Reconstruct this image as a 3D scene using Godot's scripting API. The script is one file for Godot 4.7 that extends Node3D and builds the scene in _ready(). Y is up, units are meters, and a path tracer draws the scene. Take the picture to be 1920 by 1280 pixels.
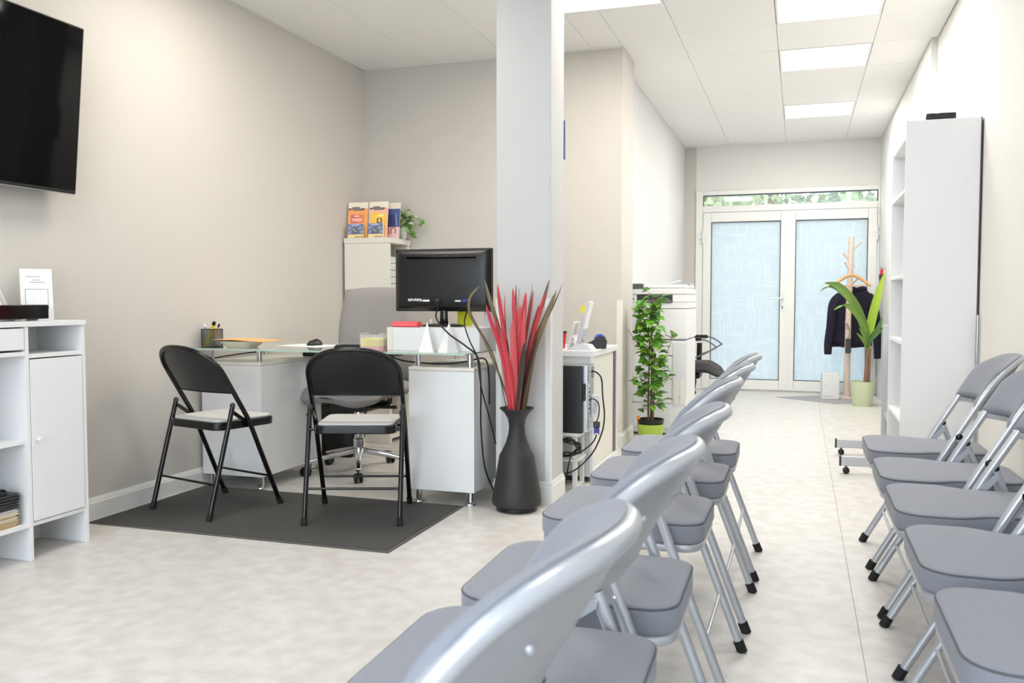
extends Node3D
# A small office reception: waiting chairs in two rows, a glass desk in a corner, a passage to a frosted double door.

const WX := -3.114       # face of the left wall
const ZB := -5.94        # face of the wall behind the desk
const CEIL := 2.73
const ZD := -10.1        # face of the wall with the double door
const ZF := 2.2          # face of the wall with the shop window, behind the camera

var mt := {}             # materials by name
var used := {}           # names already given at top level


# ---------------------------------------------------------------- mesh building
class MB:
	var P := PackedVector3Array()
	var N := PackedVector3Array()
	var U := PackedVector2Array()
	var I := PackedInt32Array()
	var X := Transform3D.IDENTITY

	func v(p: Vector3, n: Vector3, uv := Vector2.ZERO) -> int:
		P.append(X * p)
		N.append((X.basis * n).normalized())
		U.append(uv)
		return P.size() - 1

	func f(a: int, b: int, c: int) -> void:
		var g := (P[b] - P[a]).cross(P[c] - P[a])
		if g.length_squared() < 1e-18:
			return
		if g.dot(N[a] + N[b] + N[c]) > 0.0:
			I.append_array(PackedInt32Array([a, c, b]))
		else:
			I.append_array(PackedInt32Array([a, b, c]))

	func q(a: int, b: int, c: int, d: int) -> void:
		f(a, b, c)
		f(a, c, d)

	func flat(a: Vector3, b: Vector3, c: Vector3, d: Vector3, n: Vector3) -> void:
		q(v(a, n, Vector2(0, 1)), v(b, n, Vector2(1, 1)), v(c, n, Vector2(1, 0)), v(d, n, Vector2(0, 0)))

	func box(c: Vector3, s: Vector3, bev := 0.002) -> MB:
		var h := s * 0.5
		var b := minf(bev, minf(h.x, minf(h.y, h.z)) * 0.49)
		var id := {}
		for k in 8:
			var sg := Vector3(1 if k & 1 else -1, 1 if k & 2 else -1, 1 if k & 4 else -1)
			for a in 3:
				var p := Vector3(sg.x * (h.x - b), sg.y * (h.y - b), sg.z * (h.z - b))
				p[a] = sg[a] * h[a]
				var n := Vector3.ZERO
				n[a] = sg[a]
				id[k * 3 + a] = v(c + p, n)
		for a in 3:
			var o1 := (a + 1) % 3
			var o2 := (a + 2) % 3
			for s1 in 2:
				var base: int = s1 << a
				q(id[base * 3 + a], id[(base | 1 << o1) * 3 + a], id[(base | 1 << o1 | 1 << o2) * 3 + a], id[(base | 1 << o2) * 3 + a])
				for s2 in 2:
					var e: int = s1 << a | s2 << o1
					var e2: int = e | 1 << o2
					q(id[e * 3 + a], id[e2 * 3 + a], id[e2 * 3 + o1], id[e * 3 + o1])
		for k in 8:
			f(id[k * 3], id[k * 3 + 1], id[k * 3 + 2])
		return self

	func bx(x0: float, x1: float, y0: float, y1: float, z0: float, z1: float, bev := 0.002) -> MB:
		return box(Vector3((x0 + x1) / 2, (y0 + y1) / 2, (z0 + z1) / 2), Vector3(absf(x1 - x0), absf(y1 - y0), absf(z1 - z0)), bev)

	func tube(pts: Array, r, n := 10, caps := true, closed := false) -> MB:
		var m := pts.size()
		var prev := Vector3.ZERO
		var rows := []
		for k in m:
			var a: Vector3 = pts[(k - 1 + m) % m] if closed else pts[maxi(k - 1, 0)]
			var b: Vector3 = pts[(k + 1) % m] if closed else pts[mini(k + 1, m - 1)]
			var t := (b - a).normalized()
			var u: Vector3
			if k == 0:
				u = t.cross(Vector3.UP if absf(t.y) < 0.9 else Vector3.RIGHT).normalized()
			else:
				u = (prev - t * prev.dot(t)).normalized()
			prev = u
			var w := t.cross(u)
			var rr: float = r[k] if r is Array else r
			var row := []
			for j in n:
				var an := TAU * j / n
				var d := u * cos(an) + w * sin(an)
				row.append(v(pts[k] + d * rr, d, Vector2(float(j) / n, float(k) / m)))
			rows.append(row)
		for k in (m if closed else m - 1):
			var r0: Array = rows[k]
			var r1: Array = rows[(k + 1) % m]
			for j in n:
				q(r0[j], r0[(j + 1) % n], r1[(j + 1) % n], r1[j])
		if caps and not closed:
			for e in 2:
				var k2: int = 0 if e == 0 else m - 1
				var t2: Vector3 = (pts[0] - pts[1]).normalized() if e == 0 else (pts[m - 1] - pts[m - 2]).normalized()
				var ring := []
				for j in n:
					ring.append(v(X.affine_inverse() * P[rows[k2][j]], t2))
				for j in range(1, n - 1):
					f(ring[0], ring[j], ring[j + 1])
		return self

	func lathe(c: Vector3, prof: Array, n := 28) -> MB:   # prof: Vector2(radius, height); sharp where it turns by more than 40 degrees
		var m := prof.size()
		var sn := []
		for k in m - 1:
			var d: Vector2 = (prof[k + 1] - prof[k]).normalized()
			sn.append(Vector2(d.y, -d.x))
		for k in m - 1:
			var na: Vector2 = sn[k]
			var nb: Vector2 = sn[k]
			if k > 0 and sn[k].dot(sn[k - 1]) > 0.76:
				na = (sn[k] + sn[k - 1]).normalized()
			if k < m - 2 and sn[k].dot(sn[k + 1]) > 0.76:
				nb = (sn[k] + sn[k + 1]).normalized()
			var ra := []
			var rb := []
			for j in n:
				var an := TAU * j / n
				var cs := cos(an)
				var si := sin(an)
				ra.append(v(c + Vector3(prof[k].x * cs, prof[k].y, prof[k].x * si), Vector3(na.x * cs, na.y, na.x * si)))
				rb.append(v(c + Vector3(prof[k + 1].x * cs, prof[k + 1].y, prof[k + 1].x * si), Vector3(nb.x * cs, nb.y, nb.x * si)))
			for j in n:
				q(ra[j], ra[(j + 1) % n], rb[(j + 1) % n], rb[j])
		return self

	func ball(c: Vector3, r: float, n := 10) -> MB:
		var pr := []
		for k in n / 2 + 1:
			var a := -PI / 2 + PI * k / (n / 2)
			pr.append(Vector2(maxf(cos(a) * r, 0.00001), sin(a) * r))
		return lathe(c, pr, n)

	func prism(poly: PackedVector2Array, z0: float, z1: float) -> MB:   # outline in x, y extruded along z
		var tri := Geometry2D.triangulate_polygon(poly)
		for e in 2:
			var z := z0 if e == 0 else z1
			var nn := Vector3(0, 0, -1 if (z0 < z1) == (e == 0) else 1)
			var ids := []
			for p in poly:
				ids.append(v(Vector3(p.x, p.y, z), nn))
			for t in range(0, tri.size(), 3):
				f(ids[tri[t]], ids[tri[t + 1]], ids[tri[t + 2]])
		var m := poly.size()
		var area := 0.0
		for k in m:
			area += poly[k].cross(poly[(k + 1) % m])
		var sg := 1.0 if area > 0 else -1.0
		var en := []
		for k in m:
			var d := (poly[(k + 1) % m] - poly[k]).normalized()
			en.append(Vector2(d.y, -d.x) * sg)
		for k in m:
			var na: Vector2 = en[k]
			var nb: Vector2 = en[k]
			if en[k].dot(en[(k - 1 + m) % m]) > 0.8:
				na = (en[k] + en[(k - 1 + m) % m]).normalized()
			if en[k].dot(en[(k + 1) % m]) > 0.8:
				nb = (en[k] + en[(k + 1) % m]).normalized()
			var a := poly[k]
			var b := poly[(k + 1) % m]
			q(v(Vector3(a.x, a.y, z0), Vector3(na.x, na.y, 0)), v(Vector3(b.x, b.y, z0), Vector3(nb.x, nb.y, 0)), v(Vector3(b.x, b.y, z1), Vector3(nb.x, nb.y, 0)), v(Vector3(a.x, a.y, z1), Vector3(na.x, na.y, 0)))
		return self

	func smooth(vs: PackedVector3Array, ts: PackedInt32Array, uvs := PackedVector2Array()) -> MB:   # shared vertices, wound alike
		var ns := PackedVector3Array()
		ns.resize(vs.size())
		var vol := 0.0
		for t in range(0, ts.size(), 3):
			var a := vs[ts[t]]
			var b := vs[ts[t + 1]]
			var c := vs[ts[t + 2]]
			var g := (b - a).cross(c - a)
			vol += a.dot(b.cross(c))
			for e in 3:
				ns[ts[t + e]] += g
		var sg := 1.0 if vol >= 0 else -1.0
		var o := P.size()
		for k in vs.size():
			v(vs[k], ns[k] * sg if ns[k].length_squared() > 1e-20 else Vector3.UP, uvs[k] if uvs.size() else Vector2.ZERO)
		for t in range(0, ts.size(), 3):
			if sg > 0:
				I.append_array(PackedInt32Array([o + ts[t], o + ts[t + 2], o + ts[t + 1]]))
			else:
				I.append_array(PackedInt32Array([o + ts[t], o + ts[t + 1], o + ts[t + 2]]))
		return self

	func slab(front: Callable, back: Callable, nu: int, nv: int) -> MB:   # a closed skin between two surfaces over (u, v) in 0..1
		var vs := PackedVector3Array()
		var uv := PackedVector2Array()
		var ts := PackedInt32Array()
		for side in 2:
			for j in nv + 1:
				for i in nu + 1:
					var a := float(i) / nu
					var b := float(j) / nv
					vs.append(front.call(a, b) if side == 0 else back.call(a, b))
					uv.append(Vector2(a, 1.0 - b))
		var w := nu + 1
		var o := w * (nv + 1)
		for j in nv:
			for i in nu:
				var a := j * w + i
				ts.append_array(PackedInt32Array([a, a + 1, a + w + 1, a, a + w + 1, a + w]))
				ts.append_array(PackedInt32Array([o + a, o + a + w + 1, o + a + 1, o + a, o + a + w, o + a + w + 1]))
		var rim := PackedInt32Array()
		for i in nu:
			rim.append(i)
		for j in nv:
			rim.append(j * w + nu)
		for i in range(nu, 0, -1):
			rim.append(nv * w + i)
		for j in range(nv, 0, -1):
			rim.append(j * w)
		for k in rim.size():
			var a := rim[k]
			var b := rim[(k + 1) % rim.size()]
			ts.append_array(PackedInt32Array([a, o + b, b, a, o + a, o + b]))
		return smooth(vs, ts, uv)

	func sheet(fn: Callable, nu: int, nv: int) -> MB:   # a thin open surface
		var vs := PackedVector3Array()
		var uv := PackedVector2Array()
		var ts := PackedInt32Array()
		for j in nv + 1:
			for i in nu + 1:
				vs.append(fn.call(float(i) / nu, float(j) / nv))
				uv.append(Vector2(float(i) / nu, 1.0 - float(j) / nv))
		for j in nv:
			for i in nu:
				var a := j * (nu + 1) + i
				ts.append_array(PackedInt32Array([a, a + 1, a + nu + 2, a, a + nu + 2, a + nu + 1]))
		return smooth(vs, ts, uv)

	func loft(rings: Array, capped := true) -> MB:   # rings of equal length, closed all round
		var n: int = rings[0].size()
		var vs := PackedVector3Array()
		var ts := PackedInt32Array()
		for r in rings:
			for p in r:
				vs.append(p)
		for k in rings.size() - 1:
			for j in n:
				var a := k * n + j
				var b := k * n + (j + 1) % n
				ts.append_array(PackedInt32Array([a, b, b + n, a, b + n, a + n]))
		if capped:
			for e in 2:
				var o: int = 0 if e == 0 else (rings.size() - 1) * n
				var mid := Vector3.ZERO
				for j in n:
					mid += vs[o + j] / n
				vs.append(mid)
				var c := vs.size() - 1
				for j in n:
					if e == 0:
						ts.append_array(PackedInt32Array([c, o + (j + 1) % n, o + j]))
					else:
						ts.append_array(PackedInt32Array([c, o + j, o + (j + 1) % n]))
		return smooth(vs, ts)

	func pad(outline: PackedVector2Array, y0: float, y1: float, bev: float, crown := 0.0) -> MB:   # a cushion with that outline in x, z
		var m := outline.size()
		var mid := Vector2.ZERO
		for p in outline:
			mid += p / m
		var rings := []
		var lev := []
		for k in 5:
			var a := PI / 2 * k / 4
			lev.append(Vector2(bev * (1 - sin(a)), y0 + bev * (1 - cos(a))))
		for k in 5:
			var a := PI / 2 * k / 4
			lev.append(Vector2(bev * (1 - cos(a)), y1 - bev * (1 - sin(a))))
		for sc in [0.75, 0.4]:
			lev.append(Vector2(-sc, y1 + crown * (1 - sc * sc)))
		for l in lev:
			var ring := []
			for k in m:
				var d := (outline[(k + 1) % m] - outline[(k - 1 + m) % m]).normalized()
				var nn := Vector2(d.y, -d.x)
				if nn.dot(outline[k] - mid) < 0:
					nn = -nn
				var p: Vector2 = outline[k] - nn * l.x if l.x >= 0 else mid + (outline[k] - mid) * (-l.x)
				ring.append(Vector3(p.x, l.y, p.y))
			rings.append(ring)
		return loft(rings)

	func done() -> ArrayMesh:
		var a := []
		a.resize(Mesh.ARRAY_MAX)
		a[Mesh.ARRAY_VERTEX] = P
		a[Mesh.ARRAY_NORMAL] = N
		a[Mesh.ARRAY_TEX_UV] = U
		a[Mesh.ARRAY_INDEX] = I
		var m := ArrayMesh.new()
		m.add_surface_from_arrays(Mesh.PRIMITIVE_TRIANGLES, a)
		return m


func mb(base := Vector3.ZERO) -> MB:   # shapes given in room coordinates, kept relative to the thing's base
	var m := MB.new()
	m.X = Transform3D(Basis(), -base)
	return m


func numbered(called: String) -> String:
	var k: int = used.get(called, 0)
	used[called] = k + 1
	return called if k == 0 else "%s_%03d" % [called, k]


func tag(o: Node3D, label: String, category: String, group := "") -> Node3D:
	o.set_meta("label", label)
	o.set_meta("category", category)
	if group:
		o.set_meta("group", group)
	return o


func thing(called: String, label: String, category: String, at := Vector3.ZERO, turn := 0.0, group := "") -> Node3D:
	var o := Node3D.new()
	o.name = numbered(called)
	add_child(o)
	o.position = at
	o.rotation.y = turn
	return tag(o, label, category, group)


func part(called: String, m, mat: String, parent: Node3D) -> MeshInstance3D:
	var o := MeshInstance3D.new()
	o.name = called
	o.mesh = m.done() if m is MB else m
	o.material_override = mt[mat]
	parent.add_child(o, true)
	return o


func solo(called: String, m: MB, mat: String, label: String, category: String, at: Vector3, group := "") -> MeshInstance3D:
	var o := part(numbered(called), m, mat, self)
	o.position = at
	tag(o, label, category, group)
	return o


func struct(called: String, m: MB, mat: String) -> MeshInstance3D:
	var o := part(numbered(called), m, mat, self)
	o.set_meta("kind", "structure")
	return o


func words(text: String, size: float, depth: float, mat: String, parent: Node3D, at: Vector3, rot: Vector3, called := "lettering") -> void:
	var t := TextMesh.new()
	t.text = text
	var fnt := SystemFont.new()
	fnt.font_names = PackedStringArray(["Droid Sans"])
	t.font = fnt
	t.font_size = 32
	t.pixel_size = size / 32.0
	t.depth = depth
	var o := part(called, t, mat, parent)
	o.position = at
	o.rotation_degrees = rot


func arc(pts: Array, n := 6) -> Array:   # Catmull-Rom through the points
	var out := []
	for k in pts.size() - 1:
		var p0: Vector3 = pts[maxi(k - 1, 0)]
		var p1: Vector3 = pts[k]
		var p2: Vector3 = pts[k + 1]
		var p3: Vector3 = pts[mini(k + 2, pts.size() - 1)]
		for j in n:
			out.append(p1.cubic_interpolate(p2, p0, p3, float(j) / n))
	out.append(pts[-1])
	return out


# ---------------------------------------------------------------- materials
func mat(called: String, c: Color, rough := 0.6, metal := 0.0) -> StandardMaterial3D:
	var m := StandardMaterial3D.new()
	m.resource_name = called
	m.albedo_color = c
	m.roughness = rough
	m.metallic = metal
	mt[called] = m
	return m


func noise_image(size: int, freq: float, octaves: int, seed_: int) -> Image:
	var n := FastNoiseLite.new()
	n.seed = seed_
	n.frequency = freq
	n.fractal_octaves = octaves
	n.noise_type = FastNoiseLite.TYPE_SIMPLEX_SMOOTH
	return n.get_seamless_image(size, size)


func tone(m: StandardMaterial3D, img: Image, lo: Color, hi: Color, per_metre: float, world := true) -> void:   # a two-tone texture from grey noise
	var out := Image.create(img.get_width(), img.get_height(), false, Image.FORMAT_RGB8)
	for y in img.get_height():
		for x in img.get_width():
			out.set_pixel(x, y, lo.lerp(hi, clampf((img.get_pixel(x, y).r - 0.2) / 0.6, 0, 1)))
	m.albedo_texture = ImageTexture.create_from_image(out)
	m.albedo_color = Color.WHITE
	m.uv1_triplanar = true
	m.uv1_world_triplanar = world
	m.uv1_scale = Vector3.ONE * per_metre


func relief(m: StandardMaterial3D, img: Image, strength: float, per_metre: float) -> void:
	var c := img.duplicate() as Image
	c.convert(Image.FORMAT_RGBA8)
	c.bump_map_to_normal_map(strength)
	m.normal_enabled = true
	m.normal_texture = ImageTexture.create_from_image(c)
	m.uv1_triplanar = true
	m.uv1_world_triplanar = true
	m.uv1_scale = Vector3.ONE * per_metre


func weave(size: int, seed_: int, contrast: float) -> Image:   # threads of a heather cloth
	var r := RandomNumberGenerator.new()
	r.seed = seed_
	var out := Image.create(size, size, false, Image.FORMAT_RGB8)
	out.fill(Color(0.5, 0.5, 0.5))
	for k in size * 10:
		var g := 0.5 + r.randf_range(-contrast, contrast)
		var l := r.randi_range(6, 26)
		var p := Vector2i(r.randi_range(0, size - 1), r.randi_range(0, size - 1))
		out.fill_rect(Rect2i(p, Vector2i(l, 1) if r.randf() < 0.5 else Vector2i(1, l)), Color(g, g, g))
	return out


func make_materials() -> void:
	var fine := noise_image(512, 0.06, 3, 3)
	var cloud := noise_image(1024, 0.010, 7, 11)
	for w in [["wall_taupe", Color(0.80, 0.782, 0.757)], ["wall_pale", Color(0.85, 0.85, 0.845)], ["wall_white", Color(0.90, 0.895, 0.88)], ["pillar_paint", Color(0.795, 0.797, 0.797)]]:
		var m := mat(w[0], w[1], 0.75)
		relief(m, fine, 1.2, 3.0)
	var fl := mat("vinyl_floor", Color.WHITE, 0.36)
	tone(fl, cloud, Color(0.795, 0.777, 0.757), Color(0.85, 0.838, 0.823), 0.9)
	fl.specular_mode = BaseMaterial3D.SPECULAR_SCHLICK_GGX
	mat("ceiling_board", Color(0.94, 0.935, 0.925), 0.9)
	mat("ceiling_grid", Color(0.90, 0.895, 0.885), 0.6)
	mat("white_trim", Color(0.91, 0.91, 0.90), 0.4)
	mat("pvc_white", Color(0.92, 0.92, 0.905), 0.3)
	mat("gasket", Color(0.10, 0.10, 0.13), 0.6)
	mat("white_laminate", Color(0.91, 0.915, 0.92), 0.32)
	mat("cream_laminate", Color(0.90, 0.885, 0.85), 0.35)
	mat("white_edge", Color(0.86, 0.865, 0.87), 0.4)
	mat("white_plastic", Color(0.90, 0.90, 0.90), 0.4)
	mat("pale_plastic", Color(0.82, 0.83, 0.85), 0.4)
	mat("grey_plastic", Color(0.42, 0.43, 0.45), 0.45)
	mat("dark_grey", Color(0.20, 0.21, 0.225), 0.5)
	mat("black_plastic", Color(0.055, 0.056, 0.06), 0.4)
	mat("black_gloss", Color(0.02, 0.021, 0.025), 0.08)
	mat("screen_black", Color(0.006, 0.007, 0.011), 0.06).metallic_specular = 0.25
	mat("roll_dark", Color(0.15, 0.16, 0.18), 0.2)
	mat("monitor_back", Color(0.045, 0.05, 0.058), 0.36)
	mat("black_metal", Color(0.035, 0.037, 0.042), 0.22)
	mat("black_panel", Color(0.125, 0.13, 0.137), 0.32)
	mat("rubber", Color(0.05, 0.05, 0.055), 0.7)
	mat("chrome", Color(0.88, 0.88, 0.89), 0.08, 1.0)
	mat("steel", Color(0.72, 0.73, 0.74), 0.28, 1.0)
	mat("aluminium", Color(0.74, 0.75, 0.76), 0.42, 0.6)
	mat("silver_paint", Color(0.76, 0.775, 0.80), 0.3, 0.55)
	mat("silver_panel", Color(0.66, 0.67, 0.69), 0.38, 0.5)
	var cloth := weave(512, 5, 0.16)
	var dots := noise_image(256, 0.2, 2, 9)
	var gf := mat("grey_fabric", Color.WHITE, 0.95)
	tone(gf, cloth, Color(0.48, 0.49, 0.525), Color(0.61, 0.62, 0.655), 4.0, false)
	gf.rim_enabled = true
	gf.rim = 0.25
	mat("grey_piping", Color(0.36, 0.37, 0.39), 0.9)
	var lf := mat("light_fabric", Color.WHITE, 0.95)
	tone(lf, cloth, Color(0.74, 0.735, 0.725), Color(0.83, 0.825, 0.815), 4.0, false)
	var df := mat("desk_chair_fabric", Color.WHITE, 0.95)
	tone(df, cloth, Color(0.53, 0.51, 0.505), Color(0.65, 0.635, 0.625), 3.0, false)
	var of := mat("charcoal_fabric", Color.WHITE, 0.9)
	tone(of, dots, Color(0.20, 0.20, 0.205), Color(0.29, 0.285, 0.285), 6.0, false)
	var mm := mat("dark_mat", Color.WHITE, 0.95)
	tone(mm, noise_image(512, 0.25, 2, 21), Color(0.225, 0.225, 0.22), Color(0.33, 0.33, 0.32), 2.0)
	mat("mat_border", Color(0.34, 0.335, 0.325), 0.85)
	var gm := mat("grey_mat", Color.WHITE, 0.95)
	tone(gm, dots, Color(0.60, 0.60, 0.62), Color(0.68, 0.68, 0.70), 3.0)
	var g := mat("clear_glass", Color(0.85, 0.95, 0.92, 0.10), 0.02)
	g.transparency = BaseMaterial3D.TRANSPARENCY_ALPHA
	g = mat("desk_glass", Color(0.80, 0.90, 0.85, 0.26), 0.03)
	g.transparency = BaseMaterial3D.TRANSPARENCY_ALPHA
	mat("glass_edge", Color(0.72, 0.82, 0.77), 0.15)
	g = mat("acrylic", Color(0.93, 0.94, 0.97, 0.16), 0.05)
	g.transparency = BaseMaterial3D.TRANSPARENCY_ALPHA
	g = mat("mesh_grey", Color(0.22, 0.21, 0.23, 0.30), 0.5)
	g.transparency = BaseMaterial3D.TRANSPARENCY_ALPHA
	# frosted panes: short raised strokes, up and down and across
	var r := RandomNumberGenerator.new()
	r.seed = 77
	var pat := Image.create(1024, 1024, false, Image.FORMAT_RGB8)
	pat.fill(Color(0.80, 0.805, 0.805))
	for k in 620:
		var l := r.randi_range(40, 210)
		var p := Vector2i(r.randi_range(0, 1023), r.randi_range(0, 1023))
		var k2 := r.randf_range(0.0, 1.0)
		var c := Color(0.80, 0.805, 0.805).lerp(Color(0.87, 0.87, 0.87), k2)
		pat.fill_rect(Rect2i(p, Vector2i(l, 4) if r.randf() < 0.45 else Vector2i(4, l)), c)
	var fr := mat("frosted_glass", Color.WHITE, 0.35)
	fr.albedo_texture = ImageTexture.create_from_image(pat)
	fr.uv1_triplanar = true
	fr.uv1_world_triplanar = true
	fr.uv1_scale = Vector3.ONE * 0.9
	fr.backlight_enabled = true
	fr.backlight = Color(0.97, 1.0, 1.0)
	fr.cull_mode = BaseMaterial3D.CULL_DISABLED
	var wd := mat("pale_wood", Color.WHITE, 0.55)
	tone(wd, noise_image(256, 0.05, 4, 31), Color(0.80, 0.72, 0.66), Color(0.88, 0.81, 0.76), 3.0, false)
	var hw := mat("hanger_wood", Color.WHITE, 0.4)
	tone(hw, noise_image(256, 0.05, 4, 33), Color(0.78, 0.58, 0.38), Color(0.88, 0.70, 0.48), 5.0, false)
	var nv := mat("navy_cloth", Color.WHITE, 0.95)
	tone(nv, dots, Color(0.075, 0.065, 0.125), Color(0.125, 0.11, 0.19), 8.0, false)
	mat("vase_dark", Color(0.165, 0.165, 0.17), 0.55)
	for l in [["leaf_red", Color(0.78, 0.23, 0.27)], ["leaf_crimson", Color(0.62, 0.16, 0.21)], ["leaf_coral", Color(0.83, 0.34, 0.35)], ["leaf_brown", Color(0.37, 0.31, 0.22)], ["leaf_olive", Color(0.44, 0.39, 0.27)], ["leaf_charcoal", Color(0.20, 0.19, 0.18)], ["leaf_green", Color(0.36, 0.60, 0.13)], ["leaf_deep", Color(0.22, 0.44, 0.10)], ["leaf_lime", Color(0.50, 0.70, 0.20)], ["leaf_palm", Color(0.42, 0.56, 0.20)], ["leaf_palm_dark", Color(0.30, 0.46, 0.22)], ["leaf_palm_light", Color(0.60, 0.72, 0.18)], ["leaf_variegated", Color(0.84, 0.89, 0.74)], ["leaf_house", Color(0.50, 0.64, 0.40)], ["leaf_tree", Color(0.40, 0.45, 0.28)], ["leaf_tree_pale", Color(0.50, 0.53, 0.34)]]:
		var m := mat(l[0], l[1], 0.5)
		m.cull_mode = BaseMaterial3D.CULL_DISABLED
		m.backlight_enabled = true
		m.backlight = Color(0.3, 0.3, 0.3)
	mat("bark", Color(0.42, 0.34, 0.26), 0.9)
	mat("twig", Color(0.48, 0.37, 0.25), 0.8)
	mat("palm_stem", Color(0.55, 0.42, 0.33), 0.8)
	mat("soil", Color(0.16, 0.11, 0.08), 0.95)
	mat("lime_pot", Color(0.66, 0.78, 0.30), 0.35)
	mat("pale_green_pot", Color(0.80, 0.84, 0.70), 0.4)
	mat("ceramic_white", Color(0.90, 0.89, 0.86), 0.3)
	mat("orange_tag", Color(0.95, 0.48, 0.12), 0.6)
	mat("paper", Color(0.93, 0.93, 0.925), 0.8)
	mat("paper_lilac", Color(0.87, 0.85, 0.90), 0.8)
	mat("paper_cream", Color(0.93, 0.90, 0.83), 0.8)
	mat("paper_yellow", Color(0.96, 0.91, 0.42), 0.8)
	mat("paper_lime", Color(0.80, 0.80, 0.16), 0.8)
	mat("paper_orange", Color(0.96, 0.70, 0.46), 0.8)
	mat("paper_pink", Color(0.94, 0.62, 0.60), 0.8)
	mat("paper_tan", Color(0.80, 0.68, 0.52), 0.85)
	mat("print_grey", Color(0.62, 0.62, 0.64), 0.8)
	mat("print_dark", Color(0.16, 0.16, 0.17), 0.7)
	mat("coral_red", Color(0.92, 0.34, 0.38), 0.6)
	mat("red_plastic", Color(0.80, 0.12, 0.14), 0.4)
	mat("yellow_plastic", Color(0.90, 0.82, 0.14), 0.4)
	mat("blue_plastic", Color(0.36, 0.42, 0.82), 0.4)
	mat("plug_blue", Color(0.20, 0.24, 0.62), 0.4)
	mat("pen_blue", Color(0.45, 0.66, 0.80), 0.3)
	mat("poster_blue", Color(0.14, 0.28, 0.55), 0.5)
	mat("green_print", Color(0.22, 0.55, 0.25), 0.7)
	mat("magnet_yellow", Color(0.96, 0.82, 0.20), 0.4)
	mat("cable_black", Color(0.045, 0.045, 0.05), 0.5)
	mat("brown_edge", Color(0.42, 0.34, 0.35), 0.6)
	mat("paving", Color(0.84, 0.83, 0.81), 0.9)
	var le := mat("lamp_panel", Color(0.95, 0.95, 0.95), 0.6)
	le.emission_enabled = true
	le.emission = Color(1.0, 0.985, 0.96)
	le.emission_energy_multiplier = 1.6


# ---------------------------------------------------------------- the scene
func _ready() -> void:
	var cam := Camera3D.new()
	cam.name = "camera"
	cam.position = Vector3(0, 1.03, 0)
	cam.rotation_degrees = Vector3(-2.813, 18.194, 0)
	var lens := CameraAttributesPhysical.new()
	lens.frustum_focal_length = 30.74
	lens.frustum_focus_distance = 4.8
	lens.frustum_near = 0.05
	lens.frustum_far = 200.0
	lens.exposure_aperture = 6.3
	cam.attributes = lens
	add_child(cam)
	cam.current = true

	var env := Environment.new()
	env.background_mode = Environment.BG_SKY
	var sm := ProceduralSkyMaterial.new()
	sm.sky_top_color = Color(0.84, 0.91, 1.0)
	sm.sky_horizon_color = Color(0.945, 0.975, 1.0)
	sm.sky_curve = 0.3
	sm.ground_horizon_color = Color(0.75, 0.75, 0.74)
	sm.ground_bottom_color = Color(0.6, 0.6, 0.58)
	sm.sky_energy_multiplier = 2.35
	sm.ground_energy_multiplier = 1.2
	var sky := Sky.new()
	sky.sky_material = sm
	env.sky = sky
	env.ambient_light_source = Environment.AMBIENT_SOURCE_SKY
	env.tonemap_mode = Environment.TONE_MAPPER_LINEAR
	env.tonemap_exposure = 1.26
	env.sdfgi_enabled = true
	env.ssao_enabled = true
	env.ssil_enabled = true
	var we := WorldEnvironment.new()
	we.name = "environment"
	we.environment = env
	add_child(we)

	make_materials()
	build_room()
	build_lights()
	build_doors()
	build_outside()
	build_waiting_chairs()
	build_desk_corner()
	build_desk_items()
	build_left_wall()
	build_vase()
	build_side_cabinet()
	build_passage()
	build_right_side()


# ---------------------------------------------------------------- the setting
func lamp_cells() -> Array:   # [x0, z1 (far edge), label]
	return [
		[-0.165, -5.757, "square ceiling light panel cut by the top of the picture, nearest in the passage row", 1.75],
		[-0.165, -6.965, "square ceiling light panel in the middle of the passage row, above the tall bookcase", 1.75],
		[-0.165, -8.777, "square ceiling light panel farthest down the passage, nearest the double door", 2.5],
		[-1.373, -5.153, "square ceiling light panel right of the pillar at the top edge", 1.75],
		[-0.165, -3.341, "square ceiling light panel above the waiting chairs", 0.7],
		[-0.165, -0.925, "square ceiling light panel above the camera", 0.45],
		[-2.581, -2.133, "square ceiling light panel above the floor mat", 0.95],
		[-2.581, -3.945, "square ceiling light panel above the glass desk, out of the picture", 1.45],
		[-1.977, -0.321, "square ceiling light panel near the shop window", 0.55],
	]


func build_lights() -> void:
	for c in lamp_cells():
		var at := Vector3(c[0] + 0.302, CEIL, c[1] + 0.302)
		var t := thing("ceiling_light", c[2], "ceiling light", at, 0.0, "square light panels in the ceiling")
		var fr := mb()
		for s in [-1, 1]:
			fr.box(Vector3(s * 0.292, 0.008, 0), Vector3(0.014, 0.022, 0.598), 0.002)
			fr.box(Vector3(0, 0.008, s * 0.292), Vector3(0.57, 0.022, 0.014), 0.002)
		part("frame", fr, "white_trim", t)
		part("diffuser", mb().box(Vector3(0, 0.006, 0), Vector3(0.572, 0.008, 0.572), 0.001), "lamp_panel", t)
		var l := AreaLight3D.new()
		l.name = "panel_light"
		l.area_size = Vector2(0.56, 0.56)
		l.area_normalize_energy = true
		var warm: bool = "pillar" in c[2] or "desk" in c[2]
		l.light_color = Color(1.0, 0.972, 0.925) if warm else Color(1.0, 0.99, 0.968)
		l.light_energy = c[3]
		l.area_range = 14.0
		l.area_attenuation = 2.0
		l.shadow_enabled = true
		l.position = Vector3(0, -0.012, 0)
		l.rotation_degrees = Vector3(-90, 0, 0)
		t.add_child(l)


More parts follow.
